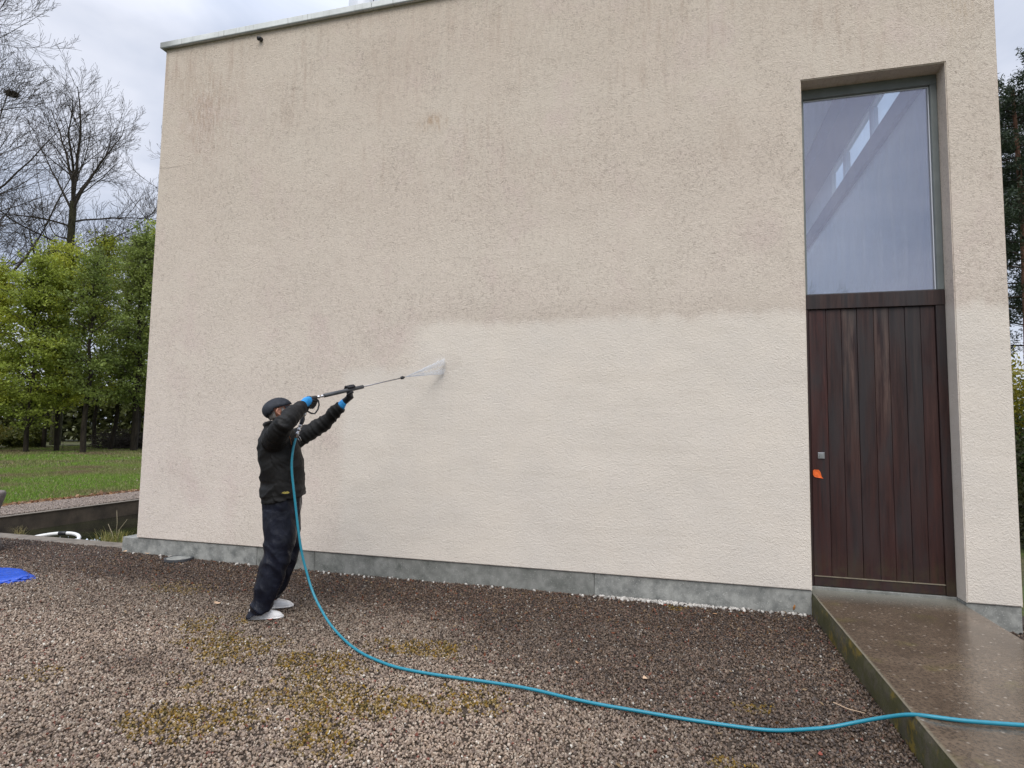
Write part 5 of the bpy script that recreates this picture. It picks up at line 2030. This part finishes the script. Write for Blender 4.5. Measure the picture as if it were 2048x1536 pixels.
# ------------------------------------------------------------------ folded blue tarpaulin
rg = np.random.default_rng(610)
ta = MB()
outline = [(.075, -1.165), (.175, -1.30), (.16, -1.40), (.10, -1.50), (-.02, -1.73), (-.60, -1.95), (-1.35, -1.60), (-1.20, -1.15), (-.75, -1.05), (-.30, -1.02)]
nl = 7
NX = 40
layers = []
mt = simple('blue_tarpaulin', (0.010, 0.070, 0.46), 0.32, var=.18, scale=14, bump=.5, bscale=22, bdist=.012)
tar = empty('tarpaulin', (-.4, -1.4, 0))
tag(tar, 'folded bright blue tarpaulin lying on the gravel at the left frame edge', 'tarpaulin')
for li in range(4):
    cxm, cym = -.45, -1.42
    bmt = bmesh.new()
    sh_ = 1 - .05 * li
    pts = []
    for i in range(len(outline)):
        a, b2 = outline[i], outline[(i + 1) % len(outline)]
        for q in range(6):
            t_ = q / 6
            pts.append((a[0] + (b2[0] - a[0]) * t_, a[1] + (b2[1] - a[1]) * t_))
    rings_ = []
    for rr in (1.0, .93, .8, .6, .35, .1):
        ring_ = []
        for i, (x, y) in enumerate(pts):
            ang = i * .6 + li
            x2 = cxm + (x - cxm) * sh_ * rr * (1 + .035 * math.sin(ang * 1.7 + li * 2) + .02 * math.sin(ang * 4.3 + li * 5))
            y2 = cym + (y - cym) * sh_ * rr * (1 + .03 * math.sin(ang + li))
            z2 = .018 + .011 * li + (.0 if rr == 1 else .008) + .012 * mn.noise(Vector((x2 * 5, y2 * 5, li * .7))) * (1 - .4 * rr) + .006 * mn.noise(Vector((x2 * 17, y2 * 17, li)))
            ring_.append(bmt.verts.new((x2, y2, z2)))
        rings_.append(ring_)
    for a, b2 in zip(rings_[:-1], rings_[1:]):
        m_ = len(a)
        for k in range(m_):
            bmt.faces.new((a[k], a[(k + 1) % m_], b2[(k + 1) % m_], b2[k]))
    bmt.faces.new(rings_[-1])
    bmesh.ops.recalc_face_normals(bmt, faces=list(bmt.faces))
    me_ = bpy.data.meshes.new('fold')
    bmt.to_mesh(me_)
    bmt.free()
    fo_ = link('fold', me_, mt, tar, True)
    fo_.modifiers.new('s', 'SOLIDIFY').thickness = .007

# ------------------------------------------------------------------ single fallen leaves and twigs
LEAFC = {'b': simple('dry_leaf', (.36, .20, .10), .7, var=.3, scale=60), 't': simple('tan_leaf', (.52, .36, .23), .7, var=.25, scale=60), 'r': simple('red_leaf', (.24, .055, .03), .6, var=.3, scale=60)}
LV = [(2.384, -1.36, .055, 't', 'curled tan leaf on the gravel left of the person\'s feet'),
      (6.034, -1.831, .040, 't', 'tan leaf alone on dark gravel above the hose'),
      (3.10, -1.60, .035, 'r', 'reddish leaf right under the front shoe'),
      (3.20, -1.66, .030, 'r', 'reddish leaf a hand behind the front shoe tip'),
      (6.124, -.162, .030, 'r', 'dark red leaf near the pale pebbles at the plinth'),
      (6.541, -.281, .030, 'b', 'brown leaf on gravel between pebbles and walkway'),
      (-.103, -.05, .050, 't', 'pale leaf beside the left end of the plinth'),
      (.22, -.04, .045, 't', 'pale leaf against the plinth left of the drain cover'),
      (5.585, -1.705, .028, 'b', 'brown leaf on dark gravel in mid yard'),
      (6.90, -2.486, .030, 'r', 'red leaf near the walkway below the hose')]
for i, (x, y, s, c, lb) in enumerate(LV):
    a = i * 1.9
    z = float(gh(np.array([[x, y]]))[0]) + .016
    l_ = MB()
    nn = 7
    rows = []
    for q in range(nn):
        t_ = q / (nn - 1)
        w_ = s * .38 * math.sin(math.pi * min(1, t_ * .93 + .05)) ** .8
        ll_ = (t_ - .5) * s * 1.3
        curl = .25 * s * (2 * t_ - 1) ** 2
        row = []
        for k in (-1, 0, 1):
            lx, ly, lz = ll_, w_ * k, curl + (.35 * w_ if k else 0) + .002 * math.sin(i + q)
            row.append(l_.bm.verts.new((x + lx * math.cos(a) - ly * math.sin(a), y + lx * math.sin(a) + ly * math.cos(a), z + lz)))
        rows.append(row)
    for r0, r1 in zip(rows[:-1], rows[1:]):
        for k in (0, 1):
            l_.bm.faces.new((r0[k], r0[k + 1], r1[k + 1], r1[k]))
    lo = l_.obj('fallen_leaf', LEAFC[c])
    lo.modifiers.new('s', 'SOLIDIFY').thickness = .0012
    tag(lo, lb, 'leaf')
tw = MB().tube([(7.10, -1.86, .022), (7.16, -1.92, .020), (7.235, -1.965, .026)], [.0035, .003, .002], 6).obj('twig', simple('pale_twig', (.48, .34, .22), .7))
tag(tw, 'pale thin twig on the gravel beside the walkway just behind the hose', 'twig')
